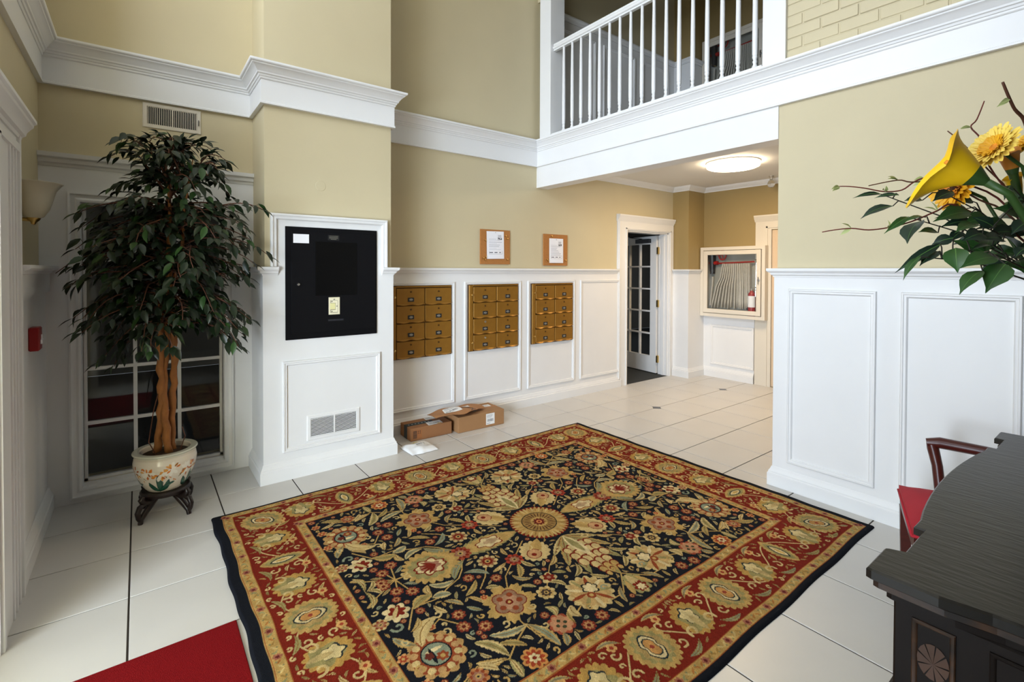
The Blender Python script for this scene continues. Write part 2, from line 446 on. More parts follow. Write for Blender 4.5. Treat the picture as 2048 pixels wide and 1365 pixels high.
struct('ceiling', MB().box((-0.64, -2.35, ZC), (6.68, 4.355, ZC+0.1)), 'ceiling_white', 'white ceiling over the two-storey hall', 'ceiling')
slab = struct('ceiling_nook', MB().box((XR+0.15, -2.2, 2.70), (XN, YB, 2.96)), 'ceiling_white', 'low white nook ceiling under the balcony', 'ceiling')

# white wainscot boards on the walls
W = 0.015
def boards(name, parent, *bx):
    mb = MB()
    for a, b in bx: mb.box(a, b)
    return mb.build(name, 'trim_white', parent)
boards('wainscot', wb, ((XP1, YB-W, 0), (4.99, YB, 1.50)), ((XL, YB-0.02, 0), (WN[0], YB, 2.17)), ((WN[1], YB-0.02, 0), (XP0, YB, 2.17)),
       ((WN[0], YB-0.02, 0), (WN[1], YB, WN[2])), ((WN[0], YB-0.02, WN[3]), (WN[1], YB, 2.17)))
boards('wainscot', wp, ((XP0-W, YP-W, 0), (XP1+W, YP, 1.50)), ((XP0-W, YP, 0), (XP0, YB, 1.50)), ((XP1, YP, 0), (XP1+W, YB, 1.50)), ((0.738, YP-W, 1.50), (1.597, YP, 1.895)))
boards('wainscot', wr, ((XR-W, -2.2, 0), (XR, YRE+W, 1.50)), ((XR, YRE, 0), (XR+0.15, YRE+W, 1.50)))
boards('wainscot', wc, ((XJ-W, YJ-W, 0), (XJ, YB, 1.50)), ((XJ, YJ-W, 0), (XN, YJ, 1.50)))
boards('wainscot', wn, ((XN-W, 3.20, 0), (XN, YJ-W, 0.867)))
boards('wainscot', wl, ((XL, 3.10, 0), (XL+0.03, YB-0.02, 1.50)), ((XL, 3.10, 1.37), (XL+0.05, YB-0.02, 1.50)), ((XL, -2.2, 0), (XL+0.03, 0.15, 1.5)))
boards('wainscot', slab, ((XR+0.15, YB-W, 2.96), (XJ, YB, 4.42)), ((XJ-W, YJ-W, 2.96), (XJ, YB, 4.42)), ((XJ, YJ-W, 2.96), (XN, YJ, 4.42)))

# baseboards
BASE = [(0, 0), (0.040, 0), (0.040, 0.085), (0.034, 0.092), (0.034, 0.100), (0.026, 0.112), (0.020, 0.130), (0.012, 0.138), (0, 0.140)]
def trim(name, label, prof, *paths, m='trim_white'):
    mb = MB()
    for p in paths: mb.sweep(p, prof)
    return struct(name, mb, m, label, 'trim', smooth=25)
trim('baseboard_back', 'white stepped baseboard under the mailboxes', BASE, [(XP1, YB), (4.985, YB)])
trim('baseboard_pilaster', 'white stepped baseboard around the wall projection', BASE, [(XP0, YB-0.02), (XP0, YP), (XP1, YP), (XP1, YB-0.04)])
trim('baseboard_right', 'white stepped baseboard along the right wall', BASE, [(XR+0.15, YRE), (XR, YRE), (XR, -2.2)])
trim('baseboard_nook', 'white baseboard around the nook corner', BASE, [(XJ, YB-0.03), (XJ, YJ), (XN, YJ), (XN, 3.20)])
trim('baseboard_left', 'white baseboard in the dark left corner', [(o+0.02, z) for o, z in BASE], [(XL, 3.19), (XL, YB-0.02)])

# chair rails
RAIL = [(0, 1.468), (0.020, 1.468), (0.022, 1.478), (0.032, 1.484), (0.036, 1.497), (0.050, 1.506), (0.054, 1.512), (0.054, 1.528), (0, 1.530)]
trim('trim_1', 'white chair rail above the mailboxes', RAIL, [(XP1, YB), (4.915, YB)])
trim('trim_2', 'white chair rail stubs beside the black cabinet', RAIL, [(XP0, YB-0.02), (XP0, YP), (0.786, YP)], [(1.556, YP), (XP1, YP), (XP1, YB-0.056)])
trim('trim_3', 'white chair rail along the right wall', RAIL, [(XR+0.15, YRE), (XR, YRE), (XR, -2.2)])
trim('trim_4', 'white chair rail around the nook corner', RAIL, [(XJ, YB-0.03), (XJ, YJ), (XN-0.12, YJ)])
trim('trim_5', 'white chair rail in the dark left corner', [(o*1.5+(0.0 if o == 0 else 0.01), z) for o, z in RAIL], [(XL, 3.18), (XL, YB-0.022)])
trim('trim_6', 'white chair rail on the balcony wall', [(o, z+2.955) for o, z in RAIL], [(XR+0.15, YB), (XJ, YB), (XJ, YJ), (XN-0.12, YJ)])

# frieze board and crown running right round the hall
ring = [(XL, -2.2), (XL, YB), (XP0, YB), (XP0, YP), (XP1, YP), (XP1, YB), (XR, YB), (XR, -2.2)]
trim('trim_7', 'wide white frieze board running round the hall', [(0, ZF), (0.028, ZF), (0.028, ZF+0.012), (0.022, ZF+0.016), (0.022, 2.85), (0, 2.85)], ring)
trim('trim_8', 'white crown moulding on top of the frieze', [(0, 2.832), (0.026, 2.832), (0.030, 2.838), (0.030, 2.848), (0.036, 2.850), (0.040, 2.862), (0.048, 2.866), (0.050, 2.876), (0.058, 2.886), (0.068, 2.900), (0.080, 2.910), (0.086, 2.913),
     (0.088, 2.920), (0.098, 2.924), (0.102, 2.930), (0.102, 2.942), (0, 2.946)], ring)
# boxed beam under the balcony
bm_ = boards('beam_casing', wr, ((XR-0.010, YRE, 2.435), (XR, YB, ZF)), ((XR, YRE, 2.435), (XR+0.15, YB, 2.45)), ((XR+0.15, YRE, 2.435), (XR+0.16, YB, 2.70)))
# nook ceiling cornice
trim('trim_9', 'white cove cornice round the nook ceiling', [(0, 2.635), (0.010, 2.635), (0.014, 2.648), (0.040, 2.668), (0.062, 2.690), (0.066, 2.70), (0, 2.70)], [(XR+0.16, YB), (XJ, YB), (XJ, YJ), (XN, YJ), (XN, -2.2)])

# panel mouldings
PM = [(0, 0), (0, 0.010), (0.004, 0.016), (0.012, 0.017), (0.015, 0.012), (0.020, 0.011), (0.026, 0.013), (0.030, 0.008), (0.033, 0)]
def panel(parent, M, a0, a1, b0, b1, prof=PM): return MB().frame(M, a0, b0, a1, b1, prof).build('panel_moulding', 'trim_white', parent, smooth=35)
MW = mapY(YB-W)
for a0, a1 in ((1.745, 2.485), (2.598, 3.322), (3.420, 4.142), (4.240, 4.975)): panel(wb, MW, a0, a1, 0.195, 1.392)
panel(wp, mapY(YP-W), 0.813, 1.540, 0.195, 0.850)
MR = mapX(XR-W)
for a0, a1 in ((1.006, 1.512), (0.388, 0.886), (-0.23, 0.268), (-0.85, -0.352)): panel(wr, MR, a0, a1, 0.188, 1.388)
panel(wn, mapX(XN-W), 3.20, 3.82, 0.18, 0.745)
MU = mapY(YB-W)
for a0, a1 in ((3.86, 4.49), (4.63, 5.24), (5.40, 5.98)): panel(slab, MU, a0, a1, 3.15, 4.325)
# surround over the black cabinet
SUR = [(0, 0), (0, 0.020), (0.006, 0.028), (0.014, 0.028), (0.018, 0.020), (0.030, 0.018), (0.036, 0.020), (0.042, 0.010), (0.045, 0)]
mb = MB(); M = mapY(YP-W); o = 0; k = len(SUR)
for (a, b, ca, cb) in ((0.736, 1.53, 1, 0), (0.736, 1.908, 1, -1), (1.598, 1.908, -1, -1), (1.598, 1.53, -1, 0)):
    for ins, h in SUR: mb.v.append(M((a+ca*ins, b+cb*ins, h)))
for i in range(3):
    for j in range(k-1): mb.f.append((i*k+j, (i+1)*k+j, (i+1)*k+j+1, i*k+j+1)); mb.m.append(0)
mb.f += [tuple(range(k)), tuple(range(3*k, 4*k))[::-1]]; mb.m += [0, 0]
mb.build('cabinet_surround', 'trim_white', wp, smooth=30)
MB().lathe([(0.038, -0.0015), (0.036, -0.003), (0.0, -0.0032)], (1.085, YP+0.001, 2.135), 24, 'y').build('cover_plate', 'paint_yellow', wp)
# cap over the window wall panelling
trim('trim_10', 'white moulded cap above the many-paned window', [(0, 2.155), (0.024, 2.155), (0.028, 2.170), (0.040, 2.178), (0.046, 2.200), (0.060, 2.210), (0.064, 2.236), (0, 2.238)], [(XL+0.001, YB), (XP0-0.001, YB)])

# upper brick band on the right wall: each painted brick a piece of the wall
BL, BH = 0.206, 0.069
br = MB().box((-0.006, -BL/2, -BH/2), (0, BL/2, BH/2), 0.003).build('brick', 'paint_yellow', wr); brh = None
firstb = True; random.seed(5)
for c in range(9):
    z = 2.950+0.038+c*0.077
    y = 1.545-BL/2-(0.106 if c % 2 else 0.0)
    while y > -0.15:
        if firstb: o = br; firstb = False
        else: o = put(br, wr, 'brick')
        o.location = (XR+random.uniform(-0.002, 0.0015), y, z); y -= BL+0.008
    if c % 2:
        h = MB().box((-0.006, -0.0475, -BH/2), (0, 0.0475, BH/2), 0.003).build('brick', 'paint_yellow', wr); h.location = (XR, 1.545-0.0475, z)

# balcony posts
pl_ = struct('trim_11', MB().box((XR-0.03, 3.955, 2.944), (XR+0.17, 4.13, ZC)), 'trim_white', 'square white post at the far end of the balcony', 'post')
pr_ = struct('trim_12', MB().box((XR-0.03, 1.545, 2.944), (XR+0.18, 1.70, ZC)), 'trim_white', 'square white post between balustrade and bricks', 'post')

# ------------------------------------------------------------------ window_1, fifteen panes
w1 = tag(bpy.data.objects.new('window_1', None), 'tall white fifteen-pane window behind the potted tree', 'window', kind='structure'); COL.objects.link(w1)
CAS = [(0, 0), (0, 0.022), (0.010, 0.026), (0.016, 0.020), (0.034, 0.016), (0.046, 0.022), (0.058, 0.018), (0.066, 0.0), (0.066, -0.05)]
MB().frame(mapY(YB-0.02), WN[0]-0.066, 0.035, WN[1]+0.066, 1.998, CAS).build('window_casing', 'trim_white', w1, smooth=35)
mb = MB(); fy0, fy1 = YB+0.010, YB+0.045
mb.box((WN[0], fy0, WN[2]), (WN[0]+0.018, fy1, WN[3])).box((WN[1]-0.018, fy0, WN[2]), (WN[1], fy1, WN[3]))
mb.box((WN[0], fy0, WN[2]), (WN[1], fy1, WN[2]+0.018)).box((WN[0], fy0, WN[3]-0.018), (WN[1], fy1, WN[3]))
mb.build('window_frame', 'trim_white', w1)
gx = [WN[0]+0.018+i*(WN[1]-WN[0]-0.036)/3 for i in range(4)]; gz = [WN[2]+0.018+i*(WN[3]-WN[2]-0.036)/5 for i in range(6)]
for x in gx[1:3]: MB().box((x-0.011, fy0, gz[0]), (x+0.011, fy1-0.005, gz[5])).build('muntin', 'trim_white', w1)
for z in gz[1:5]:
    for i in range(3): MB().box((gx[i]+(0.011 if i else 0), fy0+0.001, z-0.011), (gx[i+1]-(0.011 if i < 2 else 0), fy1-0.006, z+0.011)).build('muntin', 'trim_white', w1)
for i in range(3):
    for j in range(5): MB().add([(gx[i], YB+0.028, gz[j]), (gx[i+1], YB+0.028, gz[j]), (gx[i+1], YB+0.028, gz[j+1]), (gx[i], YB+0.028, gz[j+1])], [(0, 1, 2, 3)]).build('pane', 'pane_glass', w1, fix=False)

# ------------------------------------------------------------------ door_1 open into the dark office
d1 = tag(bpy.data.objects.new('door_1', None), 'open white glazed door on brass hinges beside the nook', 'door', kind='structure'); COL.objects.link(d1)
mb = MB()
mb.box((4.925, YB-0.024, 0), (DN[0], YB, 2.16)).box((DN[1], YB-0.024, 0), (XJ-W, YB, 2.16)).box((DN[0], YB-0.024, DN[3]), (DN[1], YB, 2.16))
mb.box((4.940, YB-0.034, 0), (4.958, YB-0.02, 2.15)).box((5.075, YB-0.034, 0), (5.095, YB-0.02, 2.07))
mb.box((DN[1]+0.012, YB-0.034, 0), (DN[1]+0.030, YB-0.02, 2.07)).box((5.075, YB-0.034, DN[3]+0.012), (DN[1]+0.030, YB-0.02, DN[3]+0.030))
mb.build('casing', 'trim_white', d1)
MB().sweep([(4.915, YB), (XJ-W, YB)], [(0, 2.155), (0.028, 2.155), (0.034, 2.172), (0.050, 2.192), (0.056, 2.215), (0.062, 2.222), (0.062, 2.240), (0, 2.245)]).build('header_cap', 'trim_white', d1, smooth=30)
mb = MB().box((DN[0], YB, 0), (DN[0]+0.018, YB+0.15, DN[3])).box((DN[1]-0.018, YB, 0), (DN[1], YB+0.15, DN[3])).box((DN[0], YB, DN[3]-0.018), (DN[1], YB+0.15, DN[3]))
mb.box((DN[0]+0.018, YB+0.05, 0), (DN[0]+0.030, YB+0.09, DN[3]-0.018)).box((DN[1]-0.030, YB+0.05, 0), (DN[1]-0.018, YB+0.09, DN[3]-0.018))
mb.build('jamb', 'trim_white', d1)
lf = bpy.data.objects.new('door_leaf', None)
hx, hy, ang = DN[1]-0.002, YB+0.165, R(90-6.5)
DL, DT, DH = 0.875, 0.042, 2.012
def leafM(p): # local: along leaf, thickness, up
    c, s = math.cos(ang), math.sin(ang); return (hx+p[0]*c-p[1]*s, hy+p[0]*s+p[1]*c, p[2]+0.012)
def lbox(mb, a, b):
    mb2 = MB().box(a, b); mb.add([leafM(v) for v in mb2.v], mb2.f); return mb
mb = MB()
st, tr, brl = 0.115, 0.125, 0.24
lbox(mb, (0, 0, 0), (st, DT, DH)); lbox(mb, (DL-st, 0, 0), (DL, DT, DH)); lbox(mb, (st, 0, 0), (DL-st, DT, brl)); lbox(mb, (st, 0, DH-tr), (DL-st, DT, DH))
leaf = mb.build('door_leaf', 'trim_white', d1)
lx = [st+i*(DL-2*st)/3 for i in range(4)]; lz = [brl+i*(DH-tr-brl)/5 for i in range(6)]
for x in lx[1:3]: lbox(MB(), (x-0.011, 0.002, brl), (x+0.011, DT-0.002, DH-tr)).build('muntin', 'trim_white', leaf)
for z in lz[1:5]:
    for i in range(3): lbox(MB(), (lx[i]+(0.011 if i else 0), 0.003, z-0.011), (lx[i+1]-(0.011 if i < 2 else 0), DT-0.003, z+0.011)).build('muntin', 'trim_white', leaf)
for i in range(3):
    for j in range(5): MB().add([leafM(p) for p in ((lx[i], DT/2, lz[j]), (lx[i+1], DT/2, lz[j]), (lx[i+1], DT/2, lz[j+1]), (lx[i], DT/2, lz[j+1]))], [(0, 1, 2, 3)]).build('pane', 'pane_glass', leaf, fix=False)
for z in (0.22, 1.03, 1.80):
    h = MB().box((hx-0.050, hy-0.034, z-0.05), (hx-0.0165, hy-0.006, z+0.05), 0.002).tube([(hx-0.018, hy-0.012, z-0.056), (hx-0.018, hy-0.012, z+0.056)], 0.008, 8)
    h.build('hinge', 'brass', d1)
mb = MB(); lbox(mb, (0.10, DT, 1.905), (0.37, DT+0.05, 1.965)); c = mb.build('door_closer', 'dark_plastic', leaf)
MB().tube([leafM((0.25, DT+0.03, 1.965)), leafM((0.42, DT+0.12, 1.995)), (hx-0.10, hy-0.09, 2.02)], 0.007, 6).build('closer_arm', 'dark_plastic', leaf)

# ------------------------------------------------------------------ door_2 at the end of the nook
d2 = tag(bpy.data.objects.new('door_2', None), 'beige door in white casing at the nook end wall', 'door', kind='structure'); COL.objects.link(d2)
mb = MB().box((XN-0.026, 2.985, 0), (XN, 3.19, 2.16)).box((XN-0.026, 1.85, 0), (XN, 2.05, 2.16)).box((XN-0.026, 2.05, 2.05), (XN, 2.985, 2.16))
mb.box((XN-0.036, 3.03, 0), (XN-0.02, 3.05, 2.09)).box((XN-0.036, 2.03, 2.07), (XN-0.02, 3.05, 2.09))
mb.build('casing', 'cream', d2)
MB().sweep([(XN, 3.20), (XN, 1.84)], [(0, 2.155), (0.028, 2.155), (0.034, 2.172), (0.050, 2.192), (0.056, 2.215), (0.062, 2.222), (0.062, 2.240), (0, 2.245)]).build('header_cap', 'cream', d2, smooth=30)
lf2 = MB().box((XN-0.012, 2.055, 0.01), (XN-0.001, 2.98, 2.04)).build('door_leaf', 'door_beige', d2)
MB().tube([(XN-0.012, 2.12, 1.0), (XN-0.06, 2.12, 1.0)], [0.012, 0.026], 12).build('door_knob', 'brass', lf2)

# ------------------------------------------------------------------ entrance (left wall), casing seen edge-on at the left of the picture
d3 = tag(bpy.data.objects.new('door_3', None), 'white cased entrance with moulded header at the left edge', 'door', kind='structure'); COL.objects.link(d3)
mb = MB()
for y0, y1 in ((2.70, 3.175), (0.0, 0.30)):
    mb.box((XL, y0, 0), (XL+0.055, y1, 2.115)); mb.box((XL+0.055, y0+0.015, 0), (XL+0.066, y0+0.05, 2.05)); mb.box((XL+0.055, y1-0.05, 0), (XL+0.066, y1-0.015, 2.115))
    for q in (0.085, 0.150, 0.215): mb.box((XL+0.055, y1-q-0.02, 0), (XL+0.061, y1-q, 2.05))
mb.box((XL, 3.175, 0), (XL+0.062, 3.195, 1.36))
mb.box((XL, 0.30, EN[3]), (XL+0.055, 2.70, 2.115)).box((XL+0.055, 0.15, EN[3]+0.02), (XL+0.066, 3.13, EN[3]+0.055))
mb.build('casing', 'trim_white', d3)
HD = [(0, 2.105), (0.062, 2.105), (0.066, 2.118), (0.078, 2.126), (0.082, 2.142), (0.096, 2.160), (0.104, 2.168), (0.106, 2.180), (0.116, 2.186), (0.116, 2.200), (0, 2.203)]
MB().sweep([(XL, 0.09), (XL, 3.19)], HD).build('header_cap', 'trim_white', d3, smooth=30)
mb = MB()
for y0, y1 in ((0.30, 0.34), (2.66, 2.70), (1.46, 1.54)): mb.box((XL-0.15, y0, 0), (XL-0.10, y1, EN[3]))
mb.box((XL-0.15, 0.30, EN[3]-0.05), (XL-0.10, 2.70, EN[3])).box((XL-0.15, 0.30, 0), (XL-0.10, 2.70, 0.12))
mb.build('door_frame', 'trim_white', d3)
for y0, y1 in ((0.34, 1.46), (1.54, 2.66)): MB().add([(XL-0.125, y0, 0.12), (XL-0.125, y1, 0.12), (XL-0.125, y1, EN[3]-0.05), (XL-0.125, y0, EN[3]-0.05)], [(0, 1, 2, 3)]).build('pane', 'pane_glass', d3, fix=False)

# two-storey glazed vestibule bay outside the entrance
mb = MB().box((-3.2, -2.15, 0), (-0.64, -2.0, 2.45)).box((-3.2, 3.05, 0), (-0.64, 3.2, 2.45)).box((-3.2, -2.15, 2.45), (-0.64, 3.2, 2.95))
mb.box((-1.95, 0.20, 2.95), (-0.64, 0.35, 5.6)).box((-1.95, 3.50, 2.95), (-0.64, 3.65, 5.6)).box((-1.95, 0.35, 5.5), (-0.64, 3.50, 5.6)).box((-1.95, 3.2, 2.85), (-0.64, 3.65, 2.95))
struct('wall_vestibule', mb, 'paint_yellow', 'plain walls of the entrance vestibule', 'wall')
struct('floor_vestibule', MB().box((-3.3, -2.15, -0.16), (-0.64, 3.2, -0.003)), 'tile', 'plain tiled vestibule floor', 'floor')

# ------------------------------------------------------------------ the unlit office beyond
of = struct('floor_office', MB().box((-2.5, YB+0.15, -0.16), (9.0, 9.0, -0.002)).box((DN[0], YB-0.0, -0.16), (DN[1], YB+0.15, 0.002)), 'office_carpet', 'dark grey striped carpet of the office', 'floor')
mb = MB().box((-2.6, 9.0, 0), (9.1, 9.1, 2.7)).box((-2.6, YB+0.15, 0), (-2.5, 9.0, 2.7)).box((9.0, YB+0.15, 0), (9.1, 9.0, 2.7)).box((-2.6, YB+0.15, 2.7), (9.1, 9.1, 2.8)).box((XN+0.15, YB+0.15, 0), (9.1, YB+0.25, 2.8))
struct('wall_office', mb, 'office_wall', 'dim grey office walls seen through the glass', 'wall')

# ------------------------------------------------------------------ balustrade
bt = thing('balustrade', 'white balcony railing with seventeen slender turned balusters', 'railing', (XR+0.025, 2.83, 2.984))
MB().box((-0.032, -1.125, 0.912), (0.032, 1.12, 0.939), 0.006).box((-0.024, -1.125, 0.939), (0.024, 1.12, 0.972), 0.008).box((-0.018, -1.125, 0.895), (0.018, 1.12, 0.913)).build('handrail', 'trim_white', bt)
MB().box((-0.055, -1.125, -0.037), (0.040, 1.12, 0.0), 0.004).build('shoe_rail', 'trim_white', bt)
prof = [(0.021, 0), (0.021, 0.02), (0.016, 0.03), (0.012, 0.042), (0.0165, 0.056), (0.0165, 0.062), (0.012, 0.068), (0.0145, 0.078), (0.0185, 0.088), (0.0185, 0.098), (0.016, 0.102),
        (0.0185, 0.112), (0.0190, 0.16), (0.0190, 0.30), (0.0175, 0.55), (0.0140, 0.83), (0.0135, 0.897)]
b0 = MB().lathe(prof, n=12).build('baluster', 'trim_white', bt, smooth=40)
for i in range(17):
    o = b0 if i == 0 else put(b0, bt, 'baluster')
    o.location = (0, 0.975-i*0.1265, 0)

# ------------------------------------------------------------------ wall vents
vt = thing('wall_vent', 'cream air register under the frieze above the tree', 'vent', (0.198, YB, 2.485))
mb = MB().frame(mapY(0), -0.170, 0, 0.170, 0.172, [(0, 0), (0, 0.004), (0.004, 0.008), (0.024, 0.008), (0.028, 0.002)]); mb.box((-0.004, -0.008, 0.02), (0.004, 0, 0.152))
mb.build('frame', 'cream', vt); MB().box((-0.146, -0.002, 0.026), (0.146, -0.0005, 0.148)).build('duct_shade', 'black_satin', vt)  # flat black sheet stands for the shade behind the slats
s0 = None
for sgn in (-1, 1):
    for i in range(13):
        x = sgn*(0.012+0.0105*i)
        if s0 is None: o = s0 = MB().box((-0.0018, -0.007, 0.027), (0.0018, -0.0022, 0.146)).build('slat', 'cream', vt)
        else: o = put(s0, vt, 'slat')
        o.location = (x, 0, 0)
MB().box((0.152, -0.016, 0.06), (0.156, -0.008, 0.10)).build('lever', 'dark_plastic', vt)
vt = thing('wall_vent', 'white return air grille low on the wall projection', 'vent', (1.176, YP-W, 0.246))
mb = MB().frame(mapY(0), -0.197, 0, 0.197, 0.186, [(0, 0), (0, 0.004), (0.004, 0.008), (0.024, 0.009), (0.028, 0.002)]); mb.box((-0.005, -0.009, 0.02), (0.005, 0, 0.166))
mb.build('frame', 'trim_white', vt); MB().box((-0.172, -0.002, 0.026), (0.172, -0.0005, 0.160)).build('duct_shade', 'black_satin', vt)  # black sheet again, darkness behind the grille put into colour
s0 = None
for sgn in (-1, 1):
    for i in range(13):
        z = 0.031+0.0103*i
        if s0 is None: o = s0 = MB().add([(-0.082, -0.0075, -0.002), (0.082, -0.0075, -0.002), (0.082, -0.003, 0.0015), (-0.082, -0.003, 0.0015), (-0.082, -0.0085, -0.002), (0.082, -0.0085, -0.002), (0.082, -0.004, 0.002), (-0.082, -0.004, 0.002)], [(0, 1, 2, 3), (4, 7, 6, 5), (0, 4, 5, 1), (3, 2, 6, 7), (0, 3, 7, 4), (1, 5, 6, 2)]).build('slat', 'trim_white', vt)
        else: o = put(s0, vt, 'slat')
        o.location = (sgn*0.088, 0, z)

# ------------------------------------------------------------------ black alarm cabinet
ac = thing('alarm_cabinet', 'flush black steel alarm cabinet with a dark glass window', 'cabinet', (1.172, YP-W, 1.002))
MB().box((-0.339, -0.010, 0), (0.339, 0, 0.818), 0.002).build('frame', 'black_satin', ac)
dr = MB().box((-0.300, -0.018, 0.045), (0.325, -0.010, 0.785), 0.002).build('door', 'black_satin', ac)
MB().box((-0.135, -0.020, 0.315), (0.175, -0.0181, 0.715), 0.0006).build('window_pane', 'black_gloss', dr)
MB().lathe([(0.0, -0.034), (0.009, -0.032), (0.011, -0.018)], (-0.255, 0, 0.400), 14, 'y').build('lock', 'metal', dr)
l_ = MB().box((-0.288, -0.0192, 0.700), (-0.180, -0.0181, 0.765)).build('paper_label', 'paper_white', dr); l_['label'] = 'blank white label'
pa = Paint(0.082, 0.130, 0.002, (222, 214, 178))
pa.rect(0.004, 0.004, 0.078, 0.126, (232, 226, 196))
for r_ in ((0.014, 0.014, 0.068, 0.108),): pa.rect(*r_, (120, 112, 86)); pa.rect(r_[0]+.003, r_[1]+.003, r_[2]-.003, r_[3]-.003, (234, 228, 198))
pa.rect(0.014, 0.036, 0.052, 0.088, (120, 112, 86)); pa.rect(0.010, 0.039, 0.049, 0.085, (226, 220, 160)); pa.rect(0.020, 0.095, 0.030, 0.101, (70, 66, 50)); pa.rect(0.020, 0.022, 0.030, 0.027, (70, 66, 50)); pa.rect(0.058, 0.060, 0.066, 0.066, (70, 66, 50)); pa.rect(0.036, 0.112, 0.048, 0.118, (60, 56, 44))
sp = MB().box((-0.041, -0.022, 0.170), (0.041, -0.0181, 0.300), 0.001).build('switch_plate', 'cream', dr)
paint_flat('plate_print', pa, (-0.041, -0.0226, 0.170), (1, 0, 0), (0, 0, 1), parent=sp)
pa = Paint(0.085, 0.040, 0.0015, (16, 16, 16))
for i, z in enumerate((0.030, 0.022, 0.014, 0.007)): pa.rect(0.010+0.012*(i > 2), z, 0.075-0.012*(i > 2), z+0.0035, (96, 94, 84))
paint_flat('maker_plate', pa, (-0.045, -0.0186, 0.728), (1, 0, 0), (0, 0, 1), parent=dr)
pa = Paint(0.118, 0.016, 0.0015, (14, 14, 15))
random.seed(3); x = 0.004
for i in range(11): pa.rect(x, 0.004, x+0.006, 0.013, (44, 46, 56)); x += 0.0102
paint_flat('maker_name', pa, (-0.045, -0.0186, 0.120), (1, 0, 0), (0, 0, 1), parent=dr)

# ------------------------------------------------------------------ brass mailboxes
def lip_door(): # one mailbox door with the scalloped finger lip at its foot
    w, h = 0.140, 0.078; mb = MB()
    mb.box((-w, -0.012, -h+0.010), (w, 0, h), 0.002)
    n = 16; top = []; 
    for i in range(n+1):
        x = -w+2*w*i/n; d = 0.005*math.cos(2*PI*i/n*2)
        top.append((x, d))
    vv = []
    for x, d in top: vv += [(x, -0.012, -h+0.013), (x, -0.019-0.3*abs(d), -h+0.004+d), (x, -0.012, -h+d*0.9-0.002)]
    fs = []
    for i in range(n):
        a = i*3; b = a+3; fs += [(a, b, b+1, a+1), (a+1, b+1, b+2, a+2)]
    mb.add(vv, fs); return mb
def mailbox_bank(x0, label, silver=()):
    t = thing('mailbox_bank', label, 'mailbox', (x0, YB-W, 0.683), group='brass mailbox banks below the notice boards')
    MB().box((0, -0.016, 0), (0.636, 0, 0.680), 0.003).build('frame', 'mail_dark', t)
    MB().box((0.004, -0.030, 0.006), (0.050, -0.016, 0.674), 0.003).build('hinge_strip', 'mail_brass', t)
    MB().box((0.052, -0.028, 0.664), (0.630, -0.016, 0.676), 0.002).build('top_rail', 'mail_brass', t)
    for z in (0.09, 0.575): MB().lathe([(0.012, 0), (0.010, -0.016), (0.004, -0.020)], (0.034, -0.028, z), 10, 'y').build('knob', 'brass', t)
    for c in range(2):
        for r in range(4):
            x = 0.052+0.146+c*0.290; z = 0.086+r*0.1635
            if 'door' not in MBOX:
                MBOX['door'] = d = lip_door().build('mailbox_door', 'mail_brass', t, smooth=30)
            else: d = put(MBOX['door'], t, 'mailbox_door')
            d.location = (x, -0.014, z)
            key = 'silver' if (c, r) in silver else 'lock'
            if key not in MBOX: MBOX[key] = l = MB().lathe([(0.0085, 0), (0.0085, -0.005), (0.0035, -0.006), (0.003, -0.003), (0.0, -0.003)] if key == 'lock' else [(0.011, 0), (0.011, -0.008), (0.0, -0.010)], (0, 0, 0), 10, 'y').build('lock', 'mail_dark' if key == 'lock' else 'metal', d)
            else: l = put(MBOX[key], d, 'lock')
            l.location = (0, -0.012, 0.046)
            if 'holder' not in MBOX: MBOX['holder'] = h = MB().box((-0.031, -0.004, -0.019), (0.031, 0, 0.019), 0.001).build('card_holder', 'holder_dark', d)
            else: h = put(MBOX['holder'], d, 'card_holder')
            h.location = (0, -0.012, -0.026)
            if 'plate' not in MBOX: MBOX['plate'] = h = MB().lathe([(0.0, -0.003), (0.012, -0.002), (0.014, 0)], (0, 0, 0), 12, 'y').build('number_plate', 'holder_plate', d)
            else: h = put(MBOX['plate'], d, 'number_plate')
            h.location = (0, -0.016, -0.026); h.scale = (1.4, 1, 0.8)
    return t
MBOX = {}
mailbox_bank(1.808, 'brass mailbox bank half hidden by the wall projection')
mailbox_bank(2.640, 'middle brass bank of eight mailboxes with two silver locks', silver=((0, 0), (0, 1)))
mailbox_bank(3.466, 'brass bank of eight mailboxes below the smaller notice board')

